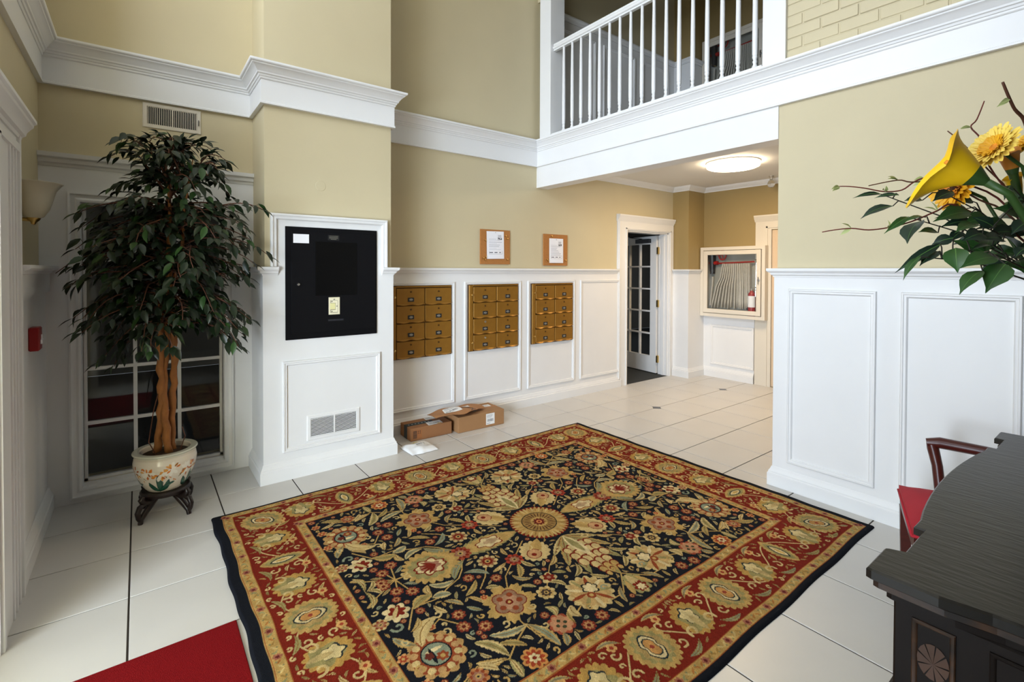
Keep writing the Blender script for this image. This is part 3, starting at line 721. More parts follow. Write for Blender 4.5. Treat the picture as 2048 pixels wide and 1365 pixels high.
# ------------------------------------------------------------------ cork boards and notices
def notice_board(x0, z0, w, h, label, plabel, px, pz, pw, ph, pins, tilt):
    t = thing('cork_board', label, 'notice board', (x0, YB, z0), group='cork boards above the chair rail')
    MB().box((0, -0.016, 0), (w, 0, h), 0.002).build('board', 'cork', t)
    for x, z in pins: MB().lathe([(0.007, -0.016), (0.005, -0.026), (0.009, -0.032), (0.0, -0.034)], (x, 0, z), 8, 'y').build('push_pin', 'brass', t)
    p = thing('paper_notice', plabel, 'paper', (x0+px, YB-0.018, z0+pz), group='paper notices')
    p.rotation_euler = (0, tilt, 0)
    pa = Paint(pw, ph, 0.0024, (238, 239, 244))
    pa.rect(pw*0.63, ph*0.70, pw*0.88, ph*0.775, (30, 32, 36))
    random.seed(int(x0*100))
    for _ in range(14):
        a = pw*(0.63+random.random()*0.23); b = ph*(0.70+random.random()*0.06); pa.rect(a, b, a+0.006, b+0.006, (215, 216, 222))
    for z in (0.86, 0.83, 0.80): pa.rect(pw*0.65, ph*z, pw*(0.84+0.02*random.random()), ph*z+0.004, (150, 152, 160))
    pa.rect(pw*0.12, ph*0.715, pw*0.55, ph*0.722, (150, 152, 160))
    for z in (0.66, 0.60, 0.55, 0.50, 0.44, 0.38, 0.33): pa.rect(pw*0.12, ph*z, pw*(0.5+0.38*random.random()), ph*z+0.003, (176, 178, 188))
    pa.rect(pw*0.12, ph*0.17, pw*0.90, ph*0.30, (150, 152, 156)); pa.rect(pw*0.13, ph*0.178, pw*0.89, ph*0.293, (240, 241, 245))
    for a, b in ((0.15, 0.34), (0.42, 0.60), (0.70, 0.80)): pa.rect(pw*a, ph*0.215, pw*b, ph*0.25, (96, 98, 106))
    X, Y = np.meshgrid(pa.x, pa.y); P3 = np.stack([X, -0.002-0.006*np.sin(X/pw*PI)*(1-Y/ph), Y], -1)
    paint_mesh('sheet', P3, pa.img, 'printed', p)
    MB().lathe([(0.004, -0.002), (0.0045, -0.010), (0.0, -0.011)], (pw/2, 0, ph*0.955), 8, 'y').build('push_pin', 'metal', p)
notice_board(2.795, 1.572, 0.380, 0.362, 'left cork board with brass push pins above the mailboxes', 'white printed notice on the left cork board', 0.078, 0.055, 0.222, 0.288, ((0.055, 0.245), (0.338, 0.272), (0.338, 0.050), (0.030, 0.060), (0.062, 0.072), (0.050, 0.045), (0.315, 0.300)), R(-1.2))
notice_board(3.655, 1.565, 0.372, 0.360, 'right cork board nearer the nook doorway', 'white printed notice on the right cork board', 0.082, 0.030, 0.218, 0.282, ((0.115, 0.335), (0.045, 0.065), (0.065, 0.050), (0.335, 0.06)), R(-0.3))

# ------------------------------------------------------------------ fire hose cabinets
def fire_cabinet(z0, tagn, where, extinguisher):
    x1 = XN; x0 = XN-0.11; ya, yb = 3.020, 3.932; h = 0.973
    t = thing('fire_hose_cabinet', 'white glazed fire hose cabinet '+where, 'cabinet', (x1, (ya+yb)/2, z0), group='fire hose cabinets')
    hw = (yb-ya)/2; d = -0.11
    mb = MB().box((d, -hw, 0), (-0.001, -hw+0.02, h)).box((d, hw-0.02, 0), (-0.001, hw, h)).box((d, -hw+0.02, 0), (-0.001, hw-0.02, 0.02)).box((d, -hw+0.02, h-0.02), (-0.001, hw-0.02, h))
    mb.frame(mapX(d), -hw, 0, hw, h, [(0, 0), (0, 0.006), (0.043, 0.006), (0.046, 0)])
    mb.build('box', 'cream', t)
    MB().box((-0.012, -hw+0.02, 0.02), (-0.001, hw-0.02, h-0.02)).build('back_panel', 'cabinet_inner_shade', t)
    e = 0.052
    dd = MB().frame(mapX(d), -hw+e, e, hw-e, h-e, [(0, 0), (0, 0.014), (0.004, 0.016), (0.052, 0.016), (0.056, 0.012), (0.058, 0.0)]).build('door', 'cream', t)
    g = e+0.056
    MB().add([(d-0.004, -hw+g, g), (d-0.004, hw-g, g), (d-0.004, hw-g, h-g), (d-0.004, -hw+g, h-g)], [(0, 1, 2, 3)]).build('pane', 'cabinet_glass', dd, fix=False)
    MB().lathe([(0.018, 0.0), (0.018, -0.006), (0.006, -0.008), (0.006, -0.02), (0.0, -0.021)], (d-0.014, -hw+e+0.026, 0.52), 12, 'x').box((d-0.034, -hw+e+0.020, 0.47), (d-0.026, -hw+e+0.032, 0.565), 0.003).build('handle', 'metal', dd)
    # hose on its rack, hanging in pleats
    hs = thing('fire_hose', 'grey pleated fire hose hanging on a red rack '+tagn, 'fire hose', (x1-0.055, (ya+yb)/2, z0), group='fire hoses')
    MB().tube([(0, 0.25, 0.745), (0, -0.30, 0.765)], 0.011, 10).build('rack_bar', 'red_paint', hs)
    MB().tube([(0, -0.30, 0.775), (0, -0.335, 0.775)], 0.022, 12).tube([(0, -0.318, 0.78), (0, -0.305, 0.30)], 0.008, 8).build('rack_bracket', 'metal', hs)
    random.seed(7)
    for i in range(15):
        y = 0.135-i*0.026; lean = 0.13*max(0, 1-i/8)+random.uniform(-0.006, 0.006); zb = 0.125+random.uniform(-0.012, 0.015)+0.0008*i; zt = 0.742
        w = 0.028; th = 0.0085; M_ = []
        secs = [(y, zt), (y+lean*0.3, zt-0.2), (y+lean*0.75, (zt+zb)/2), (y+lean*1.15, zb+0.10), (y+lean*1.3, zb)]
        vv = []
        for k, (yy, zz) in enumerate(secs):
            tk = th*(1 if k < 3 else 1.25) if k < 4 else 0.003
            vv += [(-w, yy-tk, zz), (w, yy-tk, zz), (w, yy+tk, zz), (-w, yy+tk, zz)]
        fs = [(0, 1, 2, 3), (16, 19, 18, 17)]
        for k in range(4):
            for j in range(4): fs.append((k*4+j, k*4+(j+1) % 4, (k+1)*4+(j+1) % 4, (k+1)*4+j))
        MB().add(vv, fs).build('hose_pleat', 'hose', hs, smooth=50)
    MB().tube([(0.0, 0.30, 0.56), (0.01, 0.31, 0.45), (0.0, 0.335, 0.15)], [0.016, 0.015, 0.012], 10).build('hose_tail', 'hose', hs)
    vl = thing('fire_valve', 'dark pipe valve with red handwheel '+tagn, 'valve', (x1-0.055, 3.73, z0), group='fire valves')
    MB().tube([(0, 0.16, 0.87), (0, 0.055, 0.87)], 0.045, 14).tube([(0, 0.055, 0.875), (0, 0.05, 0.60)], [0.048, 0.034], 14).build('valve_body', 'dark_plastic', vl)
    MB().tube([(0, 0.09, 0.752), (0, -0.03, 0.752)], 0.028, 12).build('collar', 'red_paint', vl)
    MB().lathe([(0.028, 0.60), (0.034, 0.62), (0.030, 0.66), (0.022, 0.70)], (0, 0.055, 0), 12).build('coupling', 'brass', vl)
    mb = MB()
    ringp = [(-0.035, -0.115+0.052*math.cos(q), 0.86+0.066*math.sin(q)) for q in np.linspace(0, 2*PI, 19)]
    mb.tube(ringp, 0.0085, 6)
    for q in (0.4, 2.5, 4.6): mb.tube([(-0.035, -0.115, 0.86), (-0.035, -0.115+0.05*math.cos(q), 0.86+0.064*math.sin(q))], 0.006, 6)
    mb.tube([(-0.035, -0.115, 0.86), (0.0, 0.0, 0.865)], 0.008, 6).build('handwheel', 'red_paint', vl)
    if extinguisher:
        ex = thing('fire_extinguisher', 'small red fire extinguisher with white label in the hose cabinet', 'extinguisher', (x1-0.062, 3.215, z0+0.02))
        MB().lathe([(0.030, 0), (0.044, 0.006), (0.046, 0.03), (0.046, 0.29), (0.040, 0.325), (0.022, 0.345), (0.016, 0.36)], n=20).build('cylinder', 'red_paint', ex, smooth=40)
        MB().lathe([(0.0475, 0.14), (0.0475, 0.29)], n=14, a0=R(120), a1=R(262), cap=False).build('label_sticker', 'paper_white', ex, smooth=True, fix=False)
        MB().tube([(0, 0, 0.35), (0, 0, 0.385)], 0.016, 10).tube([(0, 0.01, 0.385), (-0.005, -0.075, 0.41)], [0.009, 0.006], 8).tube([(0, 0.01, 0.372), (-0.005, -0.07, 0.37)], [0.008, 0.005], 8).build('valve_head', 'metal', ex)
        MB().tube([(0, 0.012, 0.365), (-0.01, 0.052, 0.34), (-0.012, 0.056, 0.25), (-0.012, 0.054, 0.10)], 0.009, 8).build('discharge_hose', 'dark_plastic', ex)
    return t
fire_cabinet(0.868, 'in the ground floor cabinet', 'on the nook wall at ground level', True)
fire_cabinet(3.800, 'in the upstairs cabinet', 'upstairs behind the balusters', False)

# ------------------------------------------------------------------ lamps
LX, LY = 5.17, 2.79
la = thing('ceiling_lamp', 'lit round flush lamp on the nook ceiling', 'lamp', (LX, LY, 2.70))
MB().lathe([(0.275, 0), (0.275, -0.014), (0.262, -0.018)], n=40).build('backplate', 'ceiling_white', la, smooth=40)
MB().lathe([(0.258, -0.016), (0.268, -0.030), (0.266, -0.052), (0.245, -0.062), (0.0, -0.066)], n=40, cap=False).build('diffuser', 'lamp_glow', la, smooth=True)
pl = bpy.data.lights.new('nook_lamp_light', 'AREA'); pl.shape = 'DISK'; pl.size = 0.5; pl.energy = 18; pl.color = (1.0, 0.72, 0.43)
po = bpy.data.objects.new('nook_lamp_light', pl); COL.objects.link(po); po.parent = la; po.location = (0, 0, -0.075)
bu = thing('bulb_holder', 'small unlit globe bulb on the nook ceiling', 'lamp', (6.30, 2.90, 2.70))
MB().lathe([(0.03, 0), (0.03, -0.012), (0.018, -0.02), (0.018, -0.045)], n=14).build('socket', 'metal', bu, smooth=30)
MB().lathe([(0.014, -0.045), (0.030, -0.06), (0.043, -0.085), (0.045, -0.105), (0.034, -0.135), (0.0, -0.148)], n=18).build('bulb', 'bulb_glass', bu, smooth=True)

sc = thing('wall_sconce', 'frosted glass bowl sconce on the dark left wall', 'sconce', (XL+0.05, 3.60, 1.775)); sc.scale = (0.9, 0.9, 0.95)
mb = MB(); prof = [(0.022, 0.0), (0.046, 0.012), (0.072, 0.055), (0.088, 0.110), (0.102, 0.160), (0.128, 0.196), (0.134, 0.200), (0.126, 0.202), (0.096, 0.165), (0.080, 0.110), (0.06, 0.05), (0.03, 0.02)]
mb.lathe(prof, n=32, cap=False); mb.v = [(max(x, -0.048), y, z) for x, y, z in mb.v]
mb.build('bowl', 'sconce_glass', sc, smooth=True)
MB().lathe([(0.0, -0.034), (0.010, -0.03), (0.014, -0.018), (0.026, -0.010), (0.032, 0.0), (0.032, 0.006)], n=16).tube([(0, 0, -0.005), (-0.05, 0, -0.005)], 0.010, 8).build('finial', 'brass', sc, smooth=40)

ps = thing('fire_alarm_pull', 'red fire alarm pull station on the left wall', 'alarm', (XL+0.03, 3.60, 1.075))
MB().box((0, -0.045, 0), (0.044, 0.045, 0.125), 0.006).build('housing', 'pull_red', ps)
MB().box((0.044, -0.030, 0.035), (0.052, 0.030, 0.060), 0.003).box((0.044, -0.006, 0.050), (0.050, 0.006, 0.085), 0.002).build('pull_handle', 'paper_white', ps)

# ------------------------------------------------------------------ parcels
def label_paint(w, h, seed, band=None):
    pa = Paint(w, h, 0.0022, (234, 234, 232)); random.seed(seed)
    for i in range(5): pa.rect(w*0.08, h*(0.62+0.07*i), w*(0.35+0.5*random.random()), h*(0.62+0.07*i)+0.0025, (120, 122, 128))
    x = w*0.12
    while x < w*0.80: bw = random.choice((0.0022, 0.0044)); pa.rect(x, h*0.26, x+bw+0.0005, h*0.50, (52, 56, 70)); x += bw+random.choice((0.003, 0.005))
    pa.rect(w*0.08, h*0.10, w*0.5, h*0.13, (110, 112, 118))
    if band: pa.rect(w*0.62, h*0.05, w*0.92, h*0.2, band)
    return pa
def box_thing(name, label, x0, y0, x1, y1, h, rz, m):
    cx, cy = (x0+x1)/2, (y0+y1)/2; a, b = (x1-x0)/2, (y1-y0)/2
    t = thing(name, label, 'box', (cx, cy, 0.0008), rz)
    MB().box((-a, -b, 0), (a, b, h), 0.003).build('carton', m, t)
    return t, a, b
t, a, b = box_thing('cardboard_box', 'small brown shipping box with black tape beside the wall projection', 1.892, 3.912, 2.296, 4.145, 0.112, R(-2), 'cardboard_dark')
MB().box((-a-0.0006, -0.035, -0.0), (-a, 0.035, 0.112)).box((-a, -0.035, 0.112), (a*0.1, 0.035, 0.1126)).build('tape', 'tape_black', t)
pa = Paint(0.26, 0.05, 0.002, (40, 48, 50)); random.seed(8)
for i in range(7): pa.rect(0.02+i*0.032, 0.018, 0.034+i*0.032, 0.034, (150, 156, 154))
paint_flat('tape_print', pa, (-a+0.004, -0.025, 0.1132), (1, 0, 0), (0, 1, 0), parent=t)
paint_flat('shipping_label', label_paint(0.15, 0.095, 2, (240, 200, 40)), (-0.03, -0.115, 0.1138), (0.97, 0.06, 0), (0.12, 0.97, 0), parent=t)
paint_flat('shipping_label', label_paint(0.10, 0.06, 3), (0.02, 0.045, 0.1138), (0.97, 0.0, 0), (0.0, 0.97, 0), parent=t)
pa = Paint(0.085, 0.075, 0.0015, (152, 96, 54))
pa.rect(0.004, 0.004, 0.038, 0.070, (60, 48, 40))
for i in range(6): pa.rect(0.007, 0.009+i*0.010, 0.035, 0.013+i*0.010, (140, 92, 56))
for x in (0.050, 0.068): pa.rect(x, 0.045, x+0.003, 0.070, (50, 40, 32)); pa.rect(x-0.004, 0.062, x+0.007, 0.066, (50, 40, 32)); pa.rect(x-0.005, 0.041, x+0.008, 0.044, (50, 40, 32))
paint_flat('box_print', pa, (-a+0.018, -b-0.0008, 0.018), (1, 0, 0), (0, 0, 1), parent=t)
t, a, b = box_thing('cardboard_box', 'larger plain cardboard box under the torn brown mailer', 2.338, 3.852, 2.852, 4.140, 0.146, R(-1.6), 'cardboard')
paint_flat('shipping_label', label_paint(0.098, 0.105, 5), (0.046, -b-0.0008, 0.024), (1, 0, 0), (0, 0, 1), parent=t)
paint_flat('shipping_label', label_paint(0.11, 0.07, 6), (0.10, 0.02, 0.1468), (0.97, -0.1, 0), (0.1, 0.97, 0), parent=t)
MB().box((-a-0.0005, -0.028, 0.10), (-a, 0.028, 0.146)).box((-a, -0.028, 0.1462), (a, 0.028, 0.1466)).build('tape', 'mailer_brown', t)
# torn brown bubble mailer lying on the bigger box
ml = thing('torn_mailer', 'torn brown padded mailer lying across the two boxes', 'mailer', (2.40, 3.975, 0.150), R(4)); ml.scale = (1.12, 1.12, 1.1)
nx, ny = 34, 20; random.seed(2)
def mailer_grid(w, d, zf):
    V = []
    for j in range(ny):
        for i in range(nx):
            u, v = i/(nx-1), j/(ny-1); V.append(zf(u, v))
    return V, [(j*nx+i, j*nx+i+1, (j+1)*nx+i+1, (j+1)*nx+i) for j in range(ny-1) for i in range(nx-1)]
def mz(u, v, top):
    x = -0.250+0.50*u; y = -0.125+0.265*v
    edge = 0.020*math.sin(u*9)+0.012*math.sin(u*23+1); 
    if v < 0.5: y += (0.5-v)*2*(0.07*(2*u-1)**2+edge*0.6)
    y += (v-0.5)*2*(-0.05*(2*u-1)**2) if v > 0.5 else 0
    th = 0.5*math.sin(PI*min(1, max(0, u)))**0.5*math.sin(PI*v)**0.6
    z = 0.018 + (0.030*th if top else 0.002) + 0.014*mnoise.noise(Vector((u*5, v*4, 3)))*th + 0.006*math.sin(u*12+v*4)
    z += 0.012*max(0, 1-u*3)*0 + 0.018*(1-v)*math.sin(u*PI)
    return (x, y, max(z, 0.003))
V, Fc = mailer_grid(0.5, 0.26, lambda u, v: mz(u, v, True)); V2, F2 = mailer_grid(0.5, 0.26, lambda u, v: mz(u, v, False))
MB().add(V, Fc).build('front_sheet', 'mailer_brown', ml, smooth=True, fix=False)
MB().add(V2, [f[::-1] for f in F2]).build('back_sheet', 'mailer_brown', ml, smooth=True, fix=False)
def on_mailer(name, pa, u0, v0, du, dv, sk):
    X, Y = np.meshgrid(pa.x/pa.w, pa.y/pa.h); P3 = np.empty((*X.shape, 3))
    for j in range(X.shape[0]):
        for i in range(X.shape[1]): p = mz(u0+du*X[j, i]+sk*Y[j, i], v0+dv*Y[j, i]-sk*X[j, i], True); P3[j, i] = (p[0], p[1], p[2]+0.0022)
    return paint_mesh(name, P3, pa.img, 'printed', ml)
on_mailer('shipping_label', label_paint(0.15, 0.09, 12), 0.20, 0.30, 0.30, 0.42, 0.06)
on_mailer('small_label', label_paint(0.08, 0.05, 13), 0.60, 0.52, 0.16, 0.2, 0.02)
MB().tube([Vector(mz(0.52+0.22*k/9, 0.34+0.12*math.sin(k/9*PI)-0.1*k/9, True))+Vector((0, 0, 0.001)) for k in range(10)], 0.0025, 5).build('tear', 'holder_dark', ml)
MB().add([Vector(mz(u, v, True))+Vector((0, -0.004, 0.002-0.010*(v < 0.02))) for u, v in ((0.62, 0.0), (0.72, 0.0), (0.73, 0.09), (0.66, 0.13), (0.61, 0.06))], [(0, 1, 2, 3, 4)]).build('tear_hole', 'holder_dark', ml)
# white poly mailer on the floor
wm = thing('poly_mailer', 'crumpled white plastic mailer on the floor in front of the boxes', 'mailer', (1.872, 3.728, 0.001), R(7))
def wz(u, v, top):
    x = -0.120+0.24*u+0.02*(v-0.5); y = -0.115+0.23*v-0.03*(u-0.5)
    e = (max(0, math.sin(PI*u))**0.45)*(max(0, math.sin(PI*v))**0.45)
    z = 0.003+(0.038*e*(1+0.35*mnoise.noise(Vector((u*3.5, v*3.5, 9)))) if top else 0)
    x += 0.010*mnoise.noise(Vector((v*4, 2, 1))); y += 0.010*mnoise.noise(Vector((u*4, 7, 1)))
    return (x, y, z)
V, Fc = mailer_grid(0, 0, lambda u, v: wz(u, v, True)); V2, F2 = mailer_grid(0, 0, lambda u, v: wz(u, v, False))
MB().add(V, Fc).add(V2, [f[::-1] for f in F2]).build('bag', 'poly_white', wm, smooth=True, fix=False)
def on_bag(name, pa, u0, v0, du, dv):
    X, Y = np.meshgrid(pa.x/pa.w, pa.y/pa.h); P3 = np.empty((*X.shape, 3))
    for j in range(X.shape[0]):
        for i in range(X.shape[1]): p = wz(u0+du*X[j, i], v0+dv*Y[j, i], True); P3[j, i] = (p[0], p[1], p[2]+0.0015)
    return paint_mesh(name, P3, pa.img, 'printed', wm)
on_bag('shipping_label', label_paint(0.13, 0.09, 21), 0.34, 0.36, 0.48, 0.46)
pa = Paint(0.05, 0.03, 0.004, (232, 208, 60)); on_bag('yellow_sticker', pa, 0.42, 0.84, 0.2, 0.12)

# ------------------------------------------------------------------ oriental rug (woven pattern painted into the pile, one quarter mirrored)
HU, HV = 1.545, 1.222
NAVY, NAVY2 = (21, 23, 29), (30, 34, 40)
GOLD, TAN, OLIVE, BRN = (176, 142, 82), (192, 166, 112), (142, 130, 82), (128, 96, 50)
RED, RUST, PINK, CREAM, GREY = (114, 33, 20), (134, 62, 34), (150, 104, 80), (206, 184, 136), (128, 134, 110)
rp = Paint(HU, HV, 0.0032, NAVY)
# border bands
rp.rect(1.110, 0, HU, HV, GOLD); rp.rect(0, 0.815, HU, HV, GOLD)
rp.rect(1.165, 0, HU, HV, RED); rp.rect(0, 0.868, HU, HV, RED)
rp.rect(1.440, 0, HU, HV, GOLD); rp.rect(0, 1.146, HU, HV, GOLD)
rp.rect(1.494, 0, HU, HV, NAVY); rp.rect(0, 1.196, HU, HV, NAVY)
# thin red guard lines on the bands
for a in (1.113, 1.162, 1.443, 1.491):
    b = {1.113: 0.818, 1.162: 0.865, 1.443: 1.149, 1.491: 1.193}[a]
    rp.stroke([(a, 0), (a, b), (0, b)], 0.005, (150, 82, 40))
# guard band ornaments
rng = random.Random(9)
def guard(px_, py_, along):
    pass
for band, lim, fixed in (('u', 0.86, 1.1375), ('u', 1.19, 1.4675), ('v', 1.16, 0.8415), ('v', 1.49, 1.171)):
    n = int(lim/0.0275)
    for i in range(n+1):
        q = i*0.0275
        x, y = (fixed, q) if band == 'u' else (q, fixed)
        s_ = 0.010*(1 if i % 2 else -1)
        dx, dy = (s_, 0) if band == 'u' else (0, s_)
        if i % 6 == 0:
            rp.lobes(x, y, 0.019, 6, 0.3, (150, 92, 70)); rp.disc(x, y, 0.008, (96, 36, 34))
        else:
            c = [(150, 116, 60), (138, 134, 92), (196, 170, 112), (160, 104, 52)][rng.randrange(4)]
            if band == 'u': rp.leaf(x-s_, y-0.012, x+s_, y+0.012, 0.014, c)
            else: rp.leaf(x-0.012, y-s_, x+0.012, y+s_, 0.014, c)
            rp.disc(x+dx, y+dy, 0.004, (122, 120, 84))

def curl(x, y, r, a, c, w=0.010, turns=0.8, sgn=1):
    pts = []
    for i in range(12):
        t = i/11; rr = r*(1-0.75*t); q = a+sgn*turns*2*PI*t; pts.append((x+rr*math.cos(q), y+rr*math.sin(q)))
    rp.stroke(pts, w, c)
def flower(x, y, r, n=8, c1=TAN, c2=RED, c3=PINK, core=GOLD):
    rp.lobes(x, y, r, n, 0.22, c1); rp.lobes(x, y, r*0.80, n, 0.36, c2, rot=PI/n); rp.lobes(x, y, r*0.55, n, 0.25, c3); rp.disc(x, y, r*0.26, core); rp.disc(x, y, r*0.12, NAVY)
def smallfl(x, y, r=0.033):
    rp.lobes(x, y, r, 8, 0.22, (122, 50, 34)); rp.lobes(x, y, r*0.72, 8, 0.45, (172, 126, 80), rot=0.2); rp.disc(x, y, r*0.28, (90, 26, 20))
def leafs(x0, y0, x1, y1, w, bend=0.0, jag=0.25, c=GOLD, vein=BRN, edge=None):
    if edge: rp.leaf(x0, y0, x1, y1, w*1.25, edge, bend, 0)
    rp.leaf(x0, y0, x1, y1, w, c, bend, jag, 7)
    rp.leaf(x0, y0, x1, y1, w*0.5, [OLIVE, TAN, GREY][int(abs(x0*100)) % 3], bend, jag, 5)
    pts = [(x0+(x1-x0)*t-bend*math.hypot(x1-x0, y1-y0)*4*t*(1-t)*(y1-y0)/max(math.hypot(x1-x0, y1-y0), 1e-6), y0+(y1-y0)*t+bend*math.hypot(x1-x0, y1-y0)*4*t*(1-t)*(x1-x0)/max(math.hypot(x1-x0, y1-y0), 1e-6)) for t in np.linspace(0.05, 0.85, 7)]
    rp.stroke(pts, 0.004, vein)
def stem(*pts, c=GOLD, w=0.0065): rp.stroke(list(pts), w, c)
def palmette(x, y, r, ang, n=22, body=GOLD, inner=PINK, line=RED):
    rp.polar(x, y, lambda t: r*(0.86+0.16*np.abs(np.sin(n*t/2))-0.12*np.cos(t)), body, 0, 0.92, ang)
    rp.polar(x, y, lambda t: r*(0.62+0.10*np.abs(np.sin(n*t/3))), OLIVE, 0, 0.9, ang)
    ca, sa = math.cos(ang), math.sin(ang); ix, iy = x-ca*r*0.08, y-sa*r*0.08
    rp.polar(ix, iy, lambda t: r*(0.52+0.07*np.sin(7*t)), line, 0, 0.85, ang); rp.polar(ix, iy, lambda t: r*(0.45+0.07*np.sin(7*t)), CREAM, 0, 0.85, ang)
    rp.polar(ix, iy, lambda t: r*(0.32+0.06*np.sin(5*t)), inner, 0, 0.85, ang)
    for k in range(5):
        q = ang+(k-2)*0.5; rp.leaf(ix-ca*r*0.2, iy-sa*r*0.2, ix+math.cos(q)*r*0.40, iy+math.sin(q)*r*0.40, r*0.16, line)

# connecting stems first
for pts in (((0.21, 0.10), (0.35, 0.21), (0.47, 0.30), (0.56, 0.45), (0.60, 0.58), (0.59, 0.70)), ((0.54, 0), (0.61, 0.12), (0.66, 0.17), (0.74, 0.20), (0.81, 0.24), (0.93, 0.23), (1.00, 0.34)),
            ((0.73, 0.0), (0.91, 0), (0.98, 0.01)), ((0.91, 0), (0.94, 0.10)), ((0.91, 0), (0.88, 0.14)), ((0.91, 0), (1.03, 0.07), (1.09, 0.11)), ((0.59, 0.61), (0.69, 0.66), (0.76, 0.71), (0.88, 0.67), (1.0, 0.72)),
            ((0.39, 0.51), (0.31, 0.43), (0.24, 0.36)), ((0.22, 0.62), (0.37, 0.69), (0.47, 0.70)), ((0.0, 0.62), (0.10, 0.72), (0.22, 0.72)), ((0.80, 0.46), (0.87, 0.36), (1.0, 0.43)), ((0.47, 0.14), (0.55, 0.24), (0.62, 0.30)), ((0.97, 0.52), (1.05, 0.60), (1.07, 0.63))):
    stem(*pts)
# big leaf fan on the short axis
for k, (a, L_, w) in enumerate(((-0.95, 0.20, 0.07), (0.95, 0.20, 0.07), (-0.62, 0.28, 0.085), (0.62, 0.28, 0.085), (-0.33, 0.36, 0.10), (0.33, 0.36, 0.10), (0.0, 0.43, 0.16))):
    leafs(0.0, 0.195, math.sin(a)*L_, 0.195+math.cos(a)*L_, w, 0, 0.2, [TAN, TAN, GOLD, GOLD, OLIVE, OLIVE, GOLD][k], RED)
for r_, zz in ((0.030, 0.30), (0.034, 0.36), (0.036, 0.42), (0.034, 0.48), (0.028, 0.53), (0.020, 0.57)):
    for sx in (0.0, 0.042, 0.078):
        if sx > 0.062 and zz > 0.47: continue
        rp.polar(sx, zz+sx*0.25, lambda t: r_*(1+0*t), RED, 0, 0.8, PI/2); rp.polar(sx, zz+0.005+sx*0.25, lambda t: r_*0.82*(1+0*t), [TAN, OLIVE, GOLD][int(zz*100) % 3], 0, 0.8, PI/2)
rp.leaf(0, 0.20, 0, 0.42, 0.12, CREAM, 0, 0.2, 6); rp.leaf(0, 0.21, 0, 0.38, 0.06, OLIVE)
# medium leaf on the long axis
rp.leaf(0.17, 0, 0.58, 0, 0.235, OLIVE, 0, 0.18, 11); rp.leaf(0.18, 0, 0.54, 0, 0.20, GOLD, 0, 0.2, 9)
rp.polar(0.36, 0, lambda t: 0.085*(0.9+0.14*np.sin(6*t)), RED, 0, 0.62, 0); rp.polar(0.36, 0, lambda t: 0.076*(0.9+0.14*np.sin(6*t)), CREAM, 0, 0.6, 0); rp.polar(0.35, 0, lambda t: 0.05*(0.9+0.1*np.sin(5*t)), (170, 140, 104), 0, 0.5, 0)
# buds on the diagonals
a = math.atan2(0.21, 0.21)
rp.lobes(0.215, 0.215, 0.098, 14, 0.14, TAN, 0, 0.86, a); rp.leaf(0.13, 0.13, 0.25, 0.25, 0.10, GOLD); rp.polar(0.235, 0.235, lambda t: 0.045+0*t, RED, 0, 0.9, a); rp.polar(0.235, 0.235, lambda t: 0.040+0*t, (186, 140, 96), 0, 0.9, a); rp.disc(0.24, 0.24, 0.014, RED)
for q in (0.15, PI/2-0.15): curl(0.215+0.07*math.cos(q+PI)+0.02, 0.215+0.07*math.sin(q+PI)+0.02, 0.028, q, TAN, 0.008)
# sunflower
rp.lobes(0, 0, 0.180, 40, 0.10, RED, p=0.5); rp.lobes(0, 0, 0.176, 40, 0.16, GOLD, rot=0.08); 
for k in range(40):
    q = 2*PI*(k+0.5)/40; rp.leaf(0.118*math.cos(q), 0.118*math.sin(q), 0.170*math.cos(q), 0.170*math.sin(q), 0.014, TAN if k % 2 else (160, 120, 66)); rp.disc(0.167*math.cos(q+PI/40), 0.167*math.sin(q+PI/40), 0.007, RED)
rp.disc(0, 0, 0.108, NAVY); rp.disc(0, 0, 0.102, (150, 116, 64))
for k in range(26):
    q = 2*PI*k/26; rp.leaf(0.052*math.cos(q), 0.052*math.sin(q), 0.100*math.cos(q), 0.100*math.sin(q), 0.011, (70, 40, 30))
rp.disc(0, 0, 0.052, GOLD); rp.lobes(0, 0, 0.040, 10, 0.3, (96, 30, 24)); rp.disc(0, 0, 0.018, (190, 120, 70)); rp.disc(0, 0, 0.008, RED)
# flowers
flower(0.545, 0.0, 0.062, 10, (150, 70, 46)); flower(0.47, 0.145, 0.056, 9, TAN, (140, 90, 60), RED, GOLD); flower(0.35, 0.215, 0.050, 8, (160, 60, 40))
leafs(0.36, 0.25, 0.42, 0.35, 0.06, 0.1); leafs(0.33, 0.24, 0.30, 0.32, 0.05, -0.1, c=TAN); leafs(0.40, 0.21, 0.50, 0.235, 0.045, 0.05)
palmette(0.735, 0.0, 0.150, 0.0)
leafs(0.56, 0.06, 0.68, 0.165, 0.07, -0.12, 0.1, OLIVE); leafs(0.68, 0.165, 0.80, 0.125, 0.065, 0.2, 0.1, TAN); leafs(0.62, 0.15, 0.52, 0.235, 0.05, 0.15, 0.1, GREY); leafs(0.60, 0.23, 0.70, 0.30, 0.05, 0.1, 0.15, GOLD)
# star palmette
a2 = math.atan2(0.45, 0.56)
rp.polar(0.565, 0.455, lambda t: 0.128*(0.72+0.30*np.abs(np.cos(3.5*t))**1.5+0.05*np.cos(28*t)), GOLD, 0.4, 1, a2)
rp.lobes(0.565, 0.455, 0.085, 5, 0.25, RED, 0.3); rp.lobes(0.565, 0.455, 0.080, 5, 0.27, (140, 106, 80), 0.3); rp.lobes(0.565, 0.455, 0.050, 5, 0.4, (170, 128, 96), 0.9)
for k in range(5): q = 0.3+2*PI*k/5; rp.disc(0.565+0.048*math.cos(q), 0.455+0.048*math.sin(q), 0.015, RUST)
rp.disc(0.565, 0.455, 0.018, RED); rp.disc(0.565, 0.455, 0.008, GOLD)
